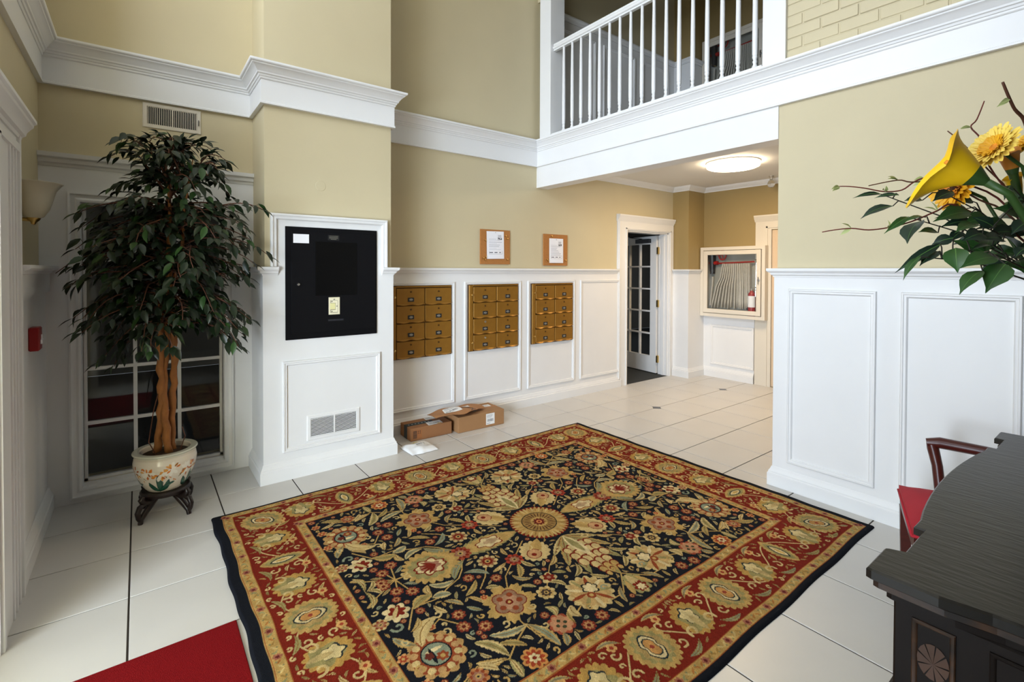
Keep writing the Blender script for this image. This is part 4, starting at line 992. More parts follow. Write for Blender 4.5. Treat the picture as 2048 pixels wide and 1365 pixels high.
# fan flower
rp.lobes(0.225, 0.625, 0.122, 16, 0.16, TAN, 0, 0.95, 0.6); rp.lobes(0.225, 0.625, 0.10, 16, 0.16, (180, 146, 92), 0.1)
for k in range(9):
    q = k*2*PI/9; rp.leaf(0.225+0.02*math.cos(q), 0.625+0.02*math.sin(q), 0.225+0.112*math.cos(q), 0.625+0.112*math.sin(q), 0.030, [RUST, OLIVE, CREAM][k % 3])
rp.lobes(0.205, 0.605, 0.045, 6, 0.3, NAVY); rp.lobes(0.205, 0.605, 0.036, 6, 0.3, CREAM); rp.disc(0.235, 0.645, 0.022, RUST); rp.disc(0.235, 0.645, 0.010, GOLD)
# tulip on the short axis
rp.lobes(0, 0.715, 0.078, 9, 0.2, OLIVE, 0, 0.85, PI/2); rp.leaf(0, 0.64, 0, 0.79, 0.09, TAN, 0, 0.2); rp.leaf(0.03, 0.67, 0.07, 0.765, 0.045, GOLD); rp.lobes(0, 0.74, 0.04, 7, 0.35, RED); rp.lobes(0, 0.745, 0.024, 7, 0.35, CREAM)
leafs(0.08, 0.68, 0.14, 0.775, 0.045, -0.1); leafs(0.06, 0.60, 0.13, 0.53, 0.05, 0.1, c=TAN)
# rosette near the corners
rp.lobes(0.972, 0.522, 0.122, 14, 0.13, (172, 134, 82)); rp.lobes(0.972, 0.522, 0.104, 14, 0.16, RUST, 0.2)
for k in range(14): q = 2*PI*k/14; rp.disc(0.972+0.085*math.cos(q), 0.522+0.085*math.sin(q), 0.016, [TAN, (176, 136, 88)][k % 2])
rp.disc(0.972, 0.522, 0.062, NAVY); rp.disc(0.972, 0.522, 0.056, GREY); rp.leaf(0.93, 0.50, 1.01, 0.50, 0.03, CREAM); rp.leaf(0.985, 0.48, 0.99, 0.57, 0.03, NAVY); rp.lobes(0.955, 0.545, 0.026, 6, 0.3, RUST); rp.disc(0.955, 0.545, 0.010, GOLD); rp.lobes(1.0, 0.52, 0.02, 5, 0.3, (96, 40, 30))
# smaller ones
flower(0.39, 0.51, 0.048, 8, TAN, GOLD, (60, 46, 40), GOLD); rp.lobes(0.31, 0.435, 0.045, 5, 0.35, TAN, 0.4); rp.lobes(0.305, 0.43, 0.032, 6, 0.35, RED); rp.disc(0.305, 0.43, 0.010, PINK)
leafs(0.33, 0.46, 0.28, 0.53, 0.05, 0.2, c=TAN); leafs(0.27, 0.41, 0.21, 0.45, 0.045, 0.1, c=OLIVE)
rp.lobes(0.68, 0.765, 0.055, 9, 0.2, (186, 130, 70)); rp.lobes(0.68, 0.765, 0.044, 9, 0.4, (150, 60, 34)); rp.lobes(0.68, 0.765, 0.025, 6, 0.4, CREAM); rp.disc(0.68, 0.765, 0.009, RED)
rp.lobes(0.472, 0.70, 0.062, 8, 0.18, (150, 70, 46)); rp.lobes(0.472, 0.70, 0.052, 8, 0.2, (176, 126, 90), 0.2)
for sx, sy in ((1, 0), (0, 1), (-1, 0), (0, -1)): rp.disc(0.472+0.020*sx, 0.70+0.020*sy, 0.009, (56, 60, 40))
for x, y in ((0.81, 0.46), (0.735, 0.51), (0.79, 0.385), (0.88, 0.125), (0.94, 0.085), (0.975, 0.015), (0.295, 0.765), (0.385, 0.775)): smallfl(x, y)
for x, y, r_ in ((1.08, 0.72, 0.026), (1.07, 0.63, 0.028), (1.085, 0.47, 0.027), (0.92, 0.385, 0.020), (0.60, 0.60, 0.0), (0.64, 0.36, 0.020)):
    if r_: rp.lobes(x, y, r_, 6, 0.3, (186, 136, 84)); rp.lobes(x, y, r_*0.7, 6, 0.35, (150, 60, 36), 0.5); rp.disc(x, y, r_*0.25, GOLD)
flower(0.90, 0.71, 0.044, 8, (176, 120, 70), RUST); flower(0.70, 0.735, 0.0001, 8)
# leaves
leafs(0.59, 0.61, 0.555, 0.785, 0.085, 0.08); leafs(0.59, 0.61, 0.755, 0.565, 0.075, 0.1, c=TAN); leafs(0.66, 0.70, 0.75, 0.625, 0.06, -0.1); leafs(0.75, 0.70, 0.825, 0.56, 0.085, -0.12, 0.2, TAN)
leafs(0.765, 0.70, 0.875, 0.655, 0.065, 0.1); leafs(0.76, 0.71, 0.77, 0.81, 0.065, 0.05, 0.2, OLIVE); leafs(0.88, 0.67, 0.82, 0.73, 0.05, 0.1, c=TAN); leafs(0.93, 0.70, 1.04, 0.76, 0.065, 0.1); leafs(0.97, 0.72, 1.06, 0.685, 0.045, -0.1, c=TAN)
leafs(0.37, 0.72, 0.36, 0.64, 0.075, 0.25, 0.1, TAN); leafs(0.46, 0.655, 0.46, 0.58, 0.065, -0.3, 0.1, OLIVE); leafs(0.50, 0.74, 0.535, 0.80, 0.06, 0.1); leafs(0.42, 0.735, 0.40, 0.66, 0.04, 0.1, c=GOLD)
leafs(1.00, 0.46, 0.875, 0.335, 0.11, 0.18, 0.1, TAN); leafs(1.01, 0.44, 1.075, 0.345, 0.07, 0.1); curl(0.862, 0.328, 0.024, 0.5, TAN, 0.010); leafs(1.00, 0.36, 0.94, 0.30, 0.05, -0.2)
leafs(0.93, 0.24, 0.82, 0.20, 0.10, 0.15, 0.2, GOLD); leafs(0.83, 0.22, 0.745, 0.245, 0.085, 0.1, 0.2, TAN); leafs(0.82, 0.20, 0.805, 0.125, 0.055, 0.2, 0.1, GOLD); leafs(0.80, 0.27, 0.74, 0.345, 0.05, 0.12); leafs(0.85, 0.27, 0.82, 0.345, 0.05, -0.1, c=TAN)
rp.lobes(1.0, 0.215, 0.062, 7, 0.32, CREAM, 0.3); rp.lobes(0.995, 0.21, 0.040, 6, 0.4, RED); rp.leaf(0.98, 0.18, 1.03, 0.25, 0.03, TAN); curl(1.03, 0.30, 0.030, 0, GREY, 0.012); flower(1.085, 0.245, 0.036, 7, TAN, RUST)
leafs(1.03, 0.065, 1.09, 0.115, 0.05, 0.1); leafs(1.05, 0.0, 1.00, 0.06, 0.045, 0.2, c=TAN); leafs(1.06, 0.0, 1.075, 0.13, 0.045, 0.15, c=OLIVE); leafs(0.95, 0.045, 1.005, 0.075, 0.03); leafs(0.89, 0.05, 0.84, 0.09, 0.035, 0.1, c=GREY)
leafs(0.70, 0.31, 0.66, 0.39, 0.04, 0.1); leafs(0.60, 0.31, 0.54, 0.345, 0.05, 0.1, c=TAN); leafs(0.44, 0.31, 0.37, 0.385, 0.05, -0.2); leafs(0.46, 0.40, 0.40, 0.45, 0.045, 0.1, c=OLIVE); leafs(0.12, 0.42, 0.20, 0.50, 0.05, 0.2, c=TAN); leafs(0.16, 0.30, 0.24, 0.36, 0.05, 0.15)
leafs(0.12, 0.10, 0.0001, 0.0002, 0.0001)
for x, y, r_, q, c in ((0.27, 0.10, 0.026, 1, TAN), (0.10, 0.27, 0.026, 0, TAN), (0.45, 0.24, 0.022, 2, TAN), (0.68, 0.24, 0.022, 1, GOLD), (0.62, 0.08, 0.02, 3, GOLD), (0.50, 0.54, 0.022, 0, TAN), (0.30, 0.70, 0.022, 4, GOLD), (0.86, 0.60, 0.02, 1, GREY), (1.06, 0.55, 0.022, 2, GOLD), (0.15, 0.64, 0.02, 3, GREY), (0.88, 0.44, 0.02, 2, TAN), (0.66, 0.55, 0.022, 1, TAN), (0.86, 0.02, 0.02, 3, TAN), (0.53, 0.66, 0.02, 0, TAN), (1.04, 0.40, 0.02, 5, TAN)):
    curl(x, y, r_, q, c, 0.008)
# main border: vine and palmettes
def border_motif(x, y, kind, ang):
    ca, sa = math.cos(ang), math.sin(ang)
    if kind == 'big':
        rp.polar(x, y, lambda t: 0.118*(0.88+0.13*np.abs(np.sin(11*t))), GOLD, 0, 0.92, ang); rp.polar(x, y, lambda t: 0.095*(0.92+0.07*np.cos(14*t)), OLIVE, 0, 0.9, ang); rp.polar(x, y, lambda t: 0.078*(0.92+0.07*np.cos(10*t)), (164, 136, 84), 0, 0.9, ang)
        rp.polar(x, y, lambda t: 0.066*(0.80+0.24*np.cos(2*t)+0.05*np.cos(6*t)), (34, 44, 46), 0, 1, ang); rp.polar(x, y, lambda t: 0.058*(0.80+0.24*np.cos(2*t)+0.05*np.cos(6*t)), CREAM, 0, 1, ang)
        rp.polar(x, y, lambda t: 0.045*(0.8+0.26*np.cos(2*t)), (44, 54, 52), 0, 1, ang); rp.polar(x, y, lambda t: 0.039*(0.8+0.26*np.cos(2*t)), (182, 132, 74), 0, 1, ang); rp.disc(x, y, 0.010, (140, 60, 44))
    elif kind == 'med':
        rp.polar(x, y, lambda t: 0.098*(0.86+0.16*np.abs(np.sin(8*t))), (172, 134, 70), 0, 0.9, ang); rp.polar(x+0.015*ca, y+0.015*sa, lambda t: 0.080*(0.84+0.14*np.cos(5*t)), OLIVE, 0.3, 0.85, ang)
        rp.polar(x-0.018*ca, y-0.018*sa, lambda t: 0.052*(0.86+0.15*np.cos(5*t)), (34, 44, 48), 0.6, 0.9, ang); rp.polar(x-0.014*ca, y-0.014*sa, lambda t: 0.046*(0.86+0.15*np.cos(5*t)), (200, 178, 126), 0.6, 0.9, ang)
        rp.leaf(x-0.02*ca, y-0.02*sa, x+0.085*ca, y+0.085*sa, 0.05, (176, 152, 100))
        for s_ in (-1, 1): curl(x+0.05*ca-s_*0.06*sa, y+0.05*sa+s_*0.06*ca, 0.034, ang+s_*1.2, TAN, 0.012, 0.7, s_)
    else:
        rp.leaf(x-0.115*ca, y-0.115*sa, x+0.105*ca, y+0.105*sa, 0.175, GOLD, 0, 0.2, 9); rp.leaf(x-0.09*ca, y-0.09*sa, x+0.085*ca, y+0.085*sa, 0.125, OLIVE, 0, 0.2, 7)
        rp.leaf(x-0.065*ca, y-0.065*sa, x+0.06*ca, y+0.06*sa, 0.078, (34, 44, 46)); rp.leaf(x-0.055*ca, y-0.055*sa, x+0.05*ca, y+0.05*sa, 0.056, CREAM)
        rp.leaf(x-0.035*ca, y-0.035*sa, x+0.035*ca, y+0.035*sa, 0.026, (186, 150, 80))
for s0_, pts in (('v', [(0, 'med'), (0.272, 'big'), (0.56, 'med'), (0.82, 'pt'), (1.09, 'med')]), ('u', [(0, 'big'), (0.265, 'med'), (0.51, 'pt'), (0.755, 'med')])):
    lim = 1.40 if s0_ == 'v' else 1.10
    mid = 1.007 if s0_ == 'v' else 1.303
    f = (lambda q, d: (q, mid+d)) if s0_ == 'v' else (lambda q, d: (mid+d, q))
    vine = [f(q, 0.085*math.sin(q*2*PI/0.545+(PI/2 if s0_ == 'v' else 0))) for q in np.arange(0, lim, 0.02)]
    rp.stroke(vine, 0.007, TAN)
    for q in np.arange(0.135, lim-0.1, 0.272):
        for s_ in (-1, 1):
            a0 = f(q-0.05, s_*0.085); b0_ = f(q+0.06, s_*0.118); leafs(*a0, *b0_, 0.040, 0.15*s_, 0.25, [GOLD, OLIVE][s_ > 0])
            curl(*f(q+0.02, s_*0.055), 0.026, q*7, TAN, 0.009, 0.8, s_)
        rp.lobes(*f(q, -0.09), 0.024, 5, 0.3, (196, 150, 90)); rp.disc(*f(q, -0.09), 0.009, (150, 60, 40))
    for q, k in pts: border_motif(*f(q, 0), k, (PI/2 if s0_ == 'v' else 0)+(0 if k != 'pt' else 0))
border_motif(1.305, 1.008, 'big', PI/4)
for d in (-0.07, 0.07): leafs(1.305+d, 1.10, 1.305+d*1.6, 1.13, 0.04)

rg = random.Random(12)
def empty_at(x, y, r, col):
    w_ = rp.win(x-r, x+r, y-r, y+r)
    if not w_: return False
    sl, X_, Y_ = w_; m_ = np.hypot(X_-x, Y_-y) < r
    return bool(np.all(np.abs(rp.img[sl][m_]-np.array(lin(*col))) < 1e-4))
for r_, tries in ((0.036, 900), (0.026, 2200), (0.017, 3500)):
    for _ in range(tries):
        x, y = rg.uniform(0.02, 1.09), rg.uniform(0.02, 0.795)
        if not empty_at(x, y, r_, NAVY): continue
        a = rg.uniform(0, 2*PI); k = rg.random(); L_ = r_*1.05
        if k < 0.62: leafs(x-L_*math.cos(a), y-L_*math.sin(a), x+L_*math.cos(a), y+L_*math.sin(a), r_*1.15, rg.uniform(-0.2, 0.2), 0.22, [GOLD, TAN, OLIVE, GREY, TAN][rg.randrange(5)])
        elif k < 0.82: curl(x, y, r_*0.7, a, [TAN, GOLD, GREY][rg.randrange(3)], 0.008)
        else: smallfl(x, y, r_*0.85)
for r_, tries in ((0.030, 1500), (0.019, 3000)):
    for _ in range(tries):
        if rg.random() < 0.55: x, y = rg.uniform(0, 1.43), rg.uniform(0.885, 1.13)
        else: x, y = rg.uniform(1.18, 1.425), rg.uniform(0, 1.13)
        if not empty_at(x, y, r_, RED): continue
        a = rg.uniform(0, 2*PI); L_ = r_*0.95
        if rg.random() < 0.7: leafs(x-L_*math.cos(a), y-L_*math.sin(a), x+L_*math.cos(a), y+L_*math.sin(a), r_*0.9, rg.uniform(-0.25, 0.25), 0.25, [GOLD, TAN, OLIVE][rg.randrange(3)])
        else: curl(x, y, r_*0.7, a, TAN, 0.008)
# abrash: hatched shading of the yarn
hz = np.sin(np.add.outer(rp.y*900, rp.x*500))*0.5+0.5; hz = hz*np.sin(np.add.outer(rp.y*61+1, -rp.x*83))
lumq = rp.img.sum(axis=2, keepdims=True); rp.img = rp.img*(1+0.22*hz[..., None]*(lumq > 0.35))
q4 = rp.img
half = np.concatenate([q4[:, :0:-1], q4], axis=1); full = np.concatenate([half[:0:-1], half], axis=0)
xs = np.concatenate([-rp.x[:0:-1], rp.x]); ys = np.concatenate([-rp.y[:0:-1], rp.y])
X, Y = np.meshgrid(xs, ys)
lum = full.sum(axis=2); relief = np.clip(lum/1.0, 0, 1)*0.0012
ed = np.minimum(HU-np.abs(X), HV-np.abs(Y)); Z = 0.0135*np.clip(ed/0.010, 0, 1)**0.5+relief+0.0006
rs = np.random.RandomState(4); full = full*(1+0.10*rs.standard_normal(full.shape[:2]+(1,)))
wob = 0.004*np.sin(Y*9+1)+0.003*np.sin(Y*23); P3 = np.stack([X+wob*np.clip((np.abs(X)-1.3)/0.24, 0, 1), Y+0.003*np.sin(X*11), Z], -1)
rug = thing('area_rug', 'large oriental rug with navy floral field and red border', 'rug', (1.885, 2.192, 0))
paint_mesh('pile', P3, np.clip(full, 0, 1), 'rug_pile', rug)

# red runner from the entrance, passing under the rug edge
rn = thing('carpet_runner', 'plain red carpet runner coming from the entrance', 'runner', (0, 0, 0))
MB().box((-0.62, 1.05, 0.0004), (0.325, 2.365, 0.0075), 0.003).build('carpet', 'runner_red', rn)

# ------------------------------------------------------------------ potted ficus
PX, PY = 0.128, 3.715
ps_ = thing('plant_stand', 'low carved dark wood stand under the painted pot', 'stand', (PX, PY, 0))
MB().lathe([(0.118, 0.128), (0.130, 0.132), (0.132, 0.148), (0.124, 0.158), (0.100, 0.158)], n=32).build('ring_top', 'dark_wood', ps_, smooth=40)
MB().lathe([(0.028, 0.120), (0.040, 0.128), (0.118, 0.130)], n=24).build('apron', 'dark_wood', ps_, smooth=40)
for k in range(4):
    a = R(45+90*k-4); ca, sa = math.cos(a), math.sin(a)
    Pt = lambda r, z: (r*ca, r*sa, z)
    lg = MB().tube([Pt(0.060, 0.128), Pt(0.120, 0.112), Pt(0.150, 0.122), Pt(0.162, 0.142), Pt(0.152, 0.156)], [0.020, 0.022, 0.020, 0.018, 0.012], 8)
    lg.tube([Pt(0.070, 0.122), Pt(0.100, 0.090), Pt(0.140, 0.052), Pt(0.166, 0.026), Pt(0.170, 0.0)], [0.022, 0.019, 0.016, 0.015, 0.013], 8)
    lg.tube([Pt(0.135, 0.112), Pt(0.172, 0.100), Pt(0.186, 0.072), Pt(0.180, 0.040), Pt(0.168, 0.018)], [0.014, 0.016, 0.015, 0.014, 0.012], 8)
    lg.build('leg', 'dark_wood', ps_, smooth=60)
pot = thing('plant_pot', 'white porcelain fishbowl pot painted with orange flowers and green leaves', 'pot', (PX, PY, 0.158))
prof = [(0.092, 0.0), (0.098, 0.004), (0.112, 0.022), (0.134, 0.060), (0.152, 0.105), (0.163, 0.150), (0.165, 0.178), (0.160, 0.205), (0.152, 0.218), (0.150, 0.224), (0.166, 0.228), (0.170, 0.234), (0.166, 0.240), (0.134, 0.240), (0.128, 0.236), (0.126, 0.20)]
cum = [0]
for (r0, z0), (r1, z1) in zip(prof[:-1], prof[1:]): cum.append(cum[-1]+math.hypot(r1-r0, z1-z0))
Lp = cum[-1]; circ = 1.02
pp = Paint(circ, Lp, 0.0032, (222, 212, 194))
i_rim = cum[8]; pp.rect(0, cum[9], circ, cum[11], (110, 122, 96)); pp.rect(0, cum[10], circ, cum[13], (206, 206, 188)); pp.rect(0, cum[8]-0.002, circ, cum[9], (226, 222, 206))
rng = random.Random(6)
for g in range(5):
    bx = 0.10+g*0.205; 
    for (dx, L_, w, bd) in ((-0.055, 0.085, 0.056, 0.1), (0.005, 0.135, 0.064, -0.05), (0.062, 0.095, 0.056, -0.15), (0.10, 0.07, 0.04, 0.1)):
        pp.leaf(bx, 0.012, bx+dx, 0.012+L_, w, (24, 70, 58), bd); pp.leaf(bx, 0.014, bx+dx*0.9, 0.012+L_*0.85, w*0.5, (44, 96, 76), bd)
    for k in range(3):
        fx, fy = bx-0.05+k*0.06+rng.uniform(-.012, .012), 0.125+rng.uniform(-0.012, 0.05)
        for q in range(5):
            a = rng.uniform(0, 2*PI); pp.leaf(fx, fy, fx+0.046*math.cos(a), fy+0.046*math.sin(a), 0.030, (236, 230, 216))
        for q in range(9):
            a = rng.uniform(0, 2*PI); r0 = rng.uniform(0.0, 0.026); pp.leaf(fx+r0*math.cos(a), fy+r0*math.sin(a), fx+(r0+0.026)*math.cos(a), fy+(r0+0.026)*math.sin(a), 0.018, [(206, 116, 30), (186, 96, 28), (216, 150, 60), (150, 96, 40)][rng.randrange(4)])
    for q in range(7): x, y = bx+rng.uniform(-0.1, 0.1), rng.uniform(0.08, 0.2); pp.leaf(x, y, x+rng.uniform(-.02, .02), y+0.016, 0.009, [(200, 120, 40), (120, 110, 60)][rng.randrange(2)])
rr = np.interp(pp.y, cum, [p[0] for p in prof]); zz = np.interp(pp.y, cum, [p[1] for p in prof])
th = -pp.x/circ*2*PI; P3 = np.stack([rr[:, None]*np.cos(th)[None], -rr[:, None]*np.sin(th)[None], np.repeat(zz[:, None], pp.nx, 1)], -1)
paint_mesh('body', P3, pp.img, 'ceramic', pot)
tree = thing('ficus_tree', 'tall dark green artificial ficus tree with three braided trunks', 'tree', (PX, PY, 0.37))
MB().lathe([(0.126, -0.004), (0.09, 0.008), (0.03, 0.014), (0.0, 0.015)], n=24).build('moss', 'soil', tree, smooth=True)
trunk_top = {}
for k, (x0, y0, ph) in enumerate(((-0.050, -0.015, 0.3), (0.002, -0.03, 2.4), (0.048, 0.005, 4.4))):
    pts, rad = [], []
    for i in range(24):
        t = i/23; z = t*1.20
        w = 0.014*math.sin(t*PI*2.1+ph); tw = 0.020*math.cos(t*PI*2.3+ph)
        pts.append((x0*(1-0.62*min(1, t*1.5))+w+0.016*t+0.006*math.sin(i*2.3+k), y0*(1-t)+tw*0.8, z)); rad.append((0.0215-0.006*t)*(1+0.16*math.sin(i*2.6+k*2)))
    MB().tube(pts, rad, 9).build('trunk', 'bark', tree, smooth=True); trunk_top[k] = pts[-1]
for k, pts in enumerate([[(-0.05, -0.05, 0.01), (-0.085, -0.075, 0.10), (-0.06, -0.05, 0.28), (-0.02, -0.02, 0.45)], [(0.075, -0.03, 0.01), (0.10, -0.035, 0.09), (0.085, -0.03, 0.15)]]):
    MB().tube(pts, 0.003, 5).build('vine', 'twig_brown', tree)
def leaf_mb(L_=0.080, w=0.034, fold=0.16, droop=0.18):
    rows = [(0.0, 0.08), (0.18, 0.72), (0.42, 1.0), (0.68, 0.72), (0.86, 0.30), (1.0, 0.02)]; vv = []
    for t, k in rows:
        z = -droop*L_*t*t
        vv += [(-w/2*k, L_*t, z+fold*w*k), (0, L_*t, z), (w/2*k, L_*t, z+fold*w*k)]
    fs = []
    for i in range(len(rows)-1): a = i*3; fs += [(a, a+1, a+4, a+3), (a+1, a+2, a+5, a+4)]
    return vv, fs
def frame_from(p, d, up):
    d = Vector(d).normalized(); x = d.cross(Vector(up))
    x = x.normalized() if x.length > 1e-5 else d.orthogonal().normalized(); z = x.cross(d)
    return Matrix(((x.x, d.x, z.x, p[0]), (x.y, d.y, z.y, p[1]), (x.z, d.z, z.z, p[2]), (0, 0, 0, 1)))
rng = random.Random(21)
LV, LFc = leaf_mb(); leaf_spots = []
twigs = MB()
stem_pts = [(0.015, 0.0, 0.85), (0.020, 0.0, 1.20), (0.03, -0.01, 1.50), (0.02, -0.01, 1.68), (0.00, -0.02, 1.82)]
MB().tube(stem_pts, [0.016, 0.014, 0.010, 0.006, 0.003], 8).build('leader', 'bark', tree, smooth=True)
MB().tube([(0.03, 0.01, 1.0), (0.09, -0.03, 1.25), (0.10, -0.05, 1.5), (0.13, -0.05, 1.72), (0.15, -0.04, 1.84)], [0.012, 0.010, 0.008, 0.005, 0.003], 8).build('leader', 'bark', tree, smooth=True)
def crown_r(z): # reach of the crown at height above the soil
    return float(np.interp(z, [0.68, 0.80, 0.95, 1.25, 1.45, 1.58, 1.70, 1.82, 1.95], [0.20, 0.42, 0.52, 0.53, 0.52, 0.46, 0.32, 0.20, 0.10]))
def inside(p): # keep clear of the window wall and the wall projection
    X_, Y_ = p[0]+PX, p[1]+PY
    if Y_ > 4.13: return False
    if X_ > 0.62 and Y_ > 3.66: return False
    if X_ < -0.37: return False
    return True
NBR = 116
for b in range(NBR):
    t = (b+0.5)/NBR; z0 = 0.76+0.99*t**0.95
    az = b*2.39996+rng.uniform(-0.3, 0.3); rch = crown_r(z0+0.04)*rng.uniform(0.72, 1.06)
    if z0 > 1.6: rch *= 0.75
    sx = float(np.interp(z0, [0.85, 1.2, 1.5, 1.75, 1.92], [0.015, 0.02, 0.03, 0.02, 0.0])) + (0.08 if (b % 3 == 0 and z0 > 1.25) else 0)
    dx, dy = math.cos(az), math.sin(az)
    rise = rng.uniform(0.04, 0.14)+(0.16 if z0 > 1.55 else 0.0); drop = rng.uniform(0.05, 0.22)*(0.45 if z0 > 1.6 else 1.0)+(0.10 if z0 < 1.05 else 0)
    pts = []
    for i in range(9):
        s = i/8; pts.append(Vector((sx+dx*rch*s+0.02*math.sin(s*5+b), -0.01+dy*rch*0.82*s+0.02*math.cos(s*4+b), z0+rise*math.sin(s*PI*0.6)-drop*s*s)))
    pts = [p if inside(p) else Vector((min(max(p.x, -0.37-PX), 0.60-PX if p.y+PY > 3.66 else 9), min(p.y, 4.12-PY), p.z)) for p in pts]
    twigs.tube(pts, [0.0055*(1-0.75*i/8)+0.0006 for i in range(9)], 5)
    nl = int(rng.uniform(13, 19))
    for j in range(nl):
        s = 0.22+0.80*j/nl; s = min(s, 0.999); i = int(s*8); f = s*8-i
        p = pts[i].lerp(pts[min(i+1, 8)], f); d = (pts[min(i+1, 8)]-pts[i]).normalized() if (pts[min(i+1, 8)]-pts[i]).length > 1e-4 else Vector((dx, dy, 0))
        side = Vector((-d.y, d.x, 0))*(1 if j % 2 else -1)
        off = 0.014+0.05*rng.random()*(1-s*0.4)
        tw = p+side*off+Vector((0, 0, rng.uniform(-0.03, 0.03)))
        if off > 0.035: twigs.tube([p, tw], [0.0016, 0.001], 4, cap=False)
        ld = (d*rng.uniform(0.2, 0.9)+side*rng.uniform(0.25, 0.9)+Vector((0, 0, rng.uniform(-0.70, 0.12)))).normalized()
        if z0 > 1.7: ld = (ld+Vector((0, 0, 0.5))).normalized()
        tip = tw+ld*0.075
        if not (inside(tw) and inside(tip)): continue
        up = Vector((rng.uniform(-0.5, 0.5), rng.uniform(-0.9, 0.3), 1))
        leaf_spots.append((tw, ld, up, rng.uniform(0.78, 1.22)))
    tip = pts[-1]
    if inside(tip+Vector((dx, dy, 0))*0.07): leaf_spots.append((tip, Vector((dx, dy, -0.5)), Vector((0, 0, 1)), 1.0))
for _ in range(620): # inner fill
    z = rng.uniform(0.78, 1.78); a = rng.uniform(0, 2*PI); r_ = crown_r(z)*rng.uniform(0.05, 0.62); p = Vector((0.02+r_*math.cos(a), r_*0.8*math.sin(a), z))
    ld = Vector((math.cos(a+rng.uniform(-1, 1)), math.sin(a+rng.uniform(-1, 1)), rng.uniform(-0.9, 0.1)))
    if inside(p) and inside(p+ld*0.08): leaf_spots.append((p, ld, Vector((rng.uniform(-.5, .5), rng.uniform(-.9, .3), 1)), rng.uniform(0.8, 1.2)))
twigs.build('twigs', 'twig_brown', tree, smooth=True)['kind'] = 'stuff'
# the three hundred leaves nearest the viewer are leaves of their own, the rest are foliage
order = sorted(range(len(leaf_spots)), key=lambda i: leaf_spots[i][0].y+0.35*abs(leaf_spots[i][0].x)*-1)
lm = {}
for mname in ('ficus_leaf', 'ficus_leaf_light'):
    pass
fol = MB(); proto = {}
for rank, i in enumerate(order):
    p, d, up, s = leaf_spots[i]; Mx = frame_from(p, d, up) @ Matrix.Scale(s, 4); light = rng.random() < 0.13
    if rank < 300:
        key = 'ficus_leaf_light' if light else 'ficus_leaf'
        if key not in proto: proto[key] = o = MB().add(LV, LFc).build('leaf', key, tree, smooth=True, fix=False)
        else: o = put(proto[key], tree, 'leaf')
        o.matrix_local = Mx
    else:
        fol.cm = 1 if light else 0; fol.add([Mx @ Vector(v) for v in LV], LFc)
fo = fol.build('foliage', ['ficus_leaf', 'ficus_leaf_light'], tree, smooth=True, fix=False); fo['kind'] = 'stuff'

# ------------------------------------------------------------------ serpentine sideboard
SZ = 0.910
sb = thing('sideboard', 'dark worn serpentine sideboard with shell inlay on its end', 'sideboard', (1.85, 0.05, 0))
def L3(x, y): return (x-1.85, y-0.05)
front = [(1.168, 0.334), (1.172, 0.344), (1.284, 0.344), (1.290, 0.338), (1.302, 0.312), (1.445, 0.312), (1.448, 0.332)]
for i in range(13):
    t = i/12; front.append((1.50+0.76*t, 0.332+0.028*math.sin(PI*t)**0.8))
front += [(2.300, 0.332), (2.303, 0.312), (2.446, 0.312), (2.452, 0.336), (2.560, 0.336), (2.566, 0.328)]
back = [(2.566, -0.115), (1.168, -0.115)]
end = [(1.180, -0.02), (1.188, 0.08), (1.182, 0.16), (1.168, 0.23)]
outl = [L3(*p) for p in front+back+end]
def slab_(mb, poly, z0, z1, ch):
    n = len(poly); cx = sum(p[0] for p in poly)/n; cy = sum(p[1] for p in poly)/n
    ins = []
    for i in range(n):
        p0, p1, p2 = Vector(poly[i-1]), Vector(poly[i]), Vector(poly[(i+1) % n]); a = (p1-p0).normalized(); b = (p2-p1).normalized()
        nn = Vector((a.y, -a.x))+Vector((b.y, -b.x)); ins.append(p1+nn.normalized()*ch if nn.length > 1e-4 else p1)
    mb.add([(x, y, z0) for x, y in poly]+[(x, y, z1-ch) for x, y in poly]+[(p.x, p.y, z1) for p in ins],
           [tuple(range(n))[::-1], tuple(range(2*n, 3*n))]+[(i, (i+1) % n, n+(i+1) % n, n+i) for i in range(n)]+[(n+i, n+(i+1) % n, 2*n+(i+1) % n, 2*n+i) for i in range(n)])
    return mb
mb = MB(); slab_(mb, outl, SZ-0.020, SZ, 0.004); tp = mb.build('top', 'desk_top', sb)
def inset(d): return [(x*(1-d/0.70), (y+0.06)*(1-d/0.24)-0.06) for x, y in outl]
mb = MB(); slab_(mb, inset(0.007), SZ-0.036, SZ-0.0202, 0.004); mb.build('top_edge', 'desk_edge', sb)
mb = MB(); slab_(mb, inset(0.020), SZ-0.054, SZ-0.0362, 0.006); mb.build('cornice', 'desk_body', sb)
xa, xb, ya, yb = 1.198-1.85, 2.536-1.85, -0.10-0.05, 0.305-0.05
MB().box((xa, ya, 0.10), (xb, yb, SZ-0.0545), 0.004).build('carcass', 'desk_body', sb)
MB().box((xa-0.012, ya-0.004, 0.652), (xb+0.012, yb+0.010, 0.676), 0.007).build('waist_moulding', 'desk_body', sb)
MB().box((xa-0.014, ya-0.004, 0.070), (xb+0.014, yb+0.012, 0.105), 0.008).build('plinth_moulding', 'desk_body', sb)
for x, y in ((xa+0.03, yb-0.03), (xb-0.03, yb-0.03), (xa+0.03, ya+0.03), (xb-0.03, ya+0.03)): MB().lathe([(0.018, 0), (0.026, 0.02), (0.030, 0.045), (0.022, 0.072)], (x, y, 0), 14).build('foot', 'desk_body', sb, smooth=40)
MX = lambda p: (xa-p[2], p[0], p[1])
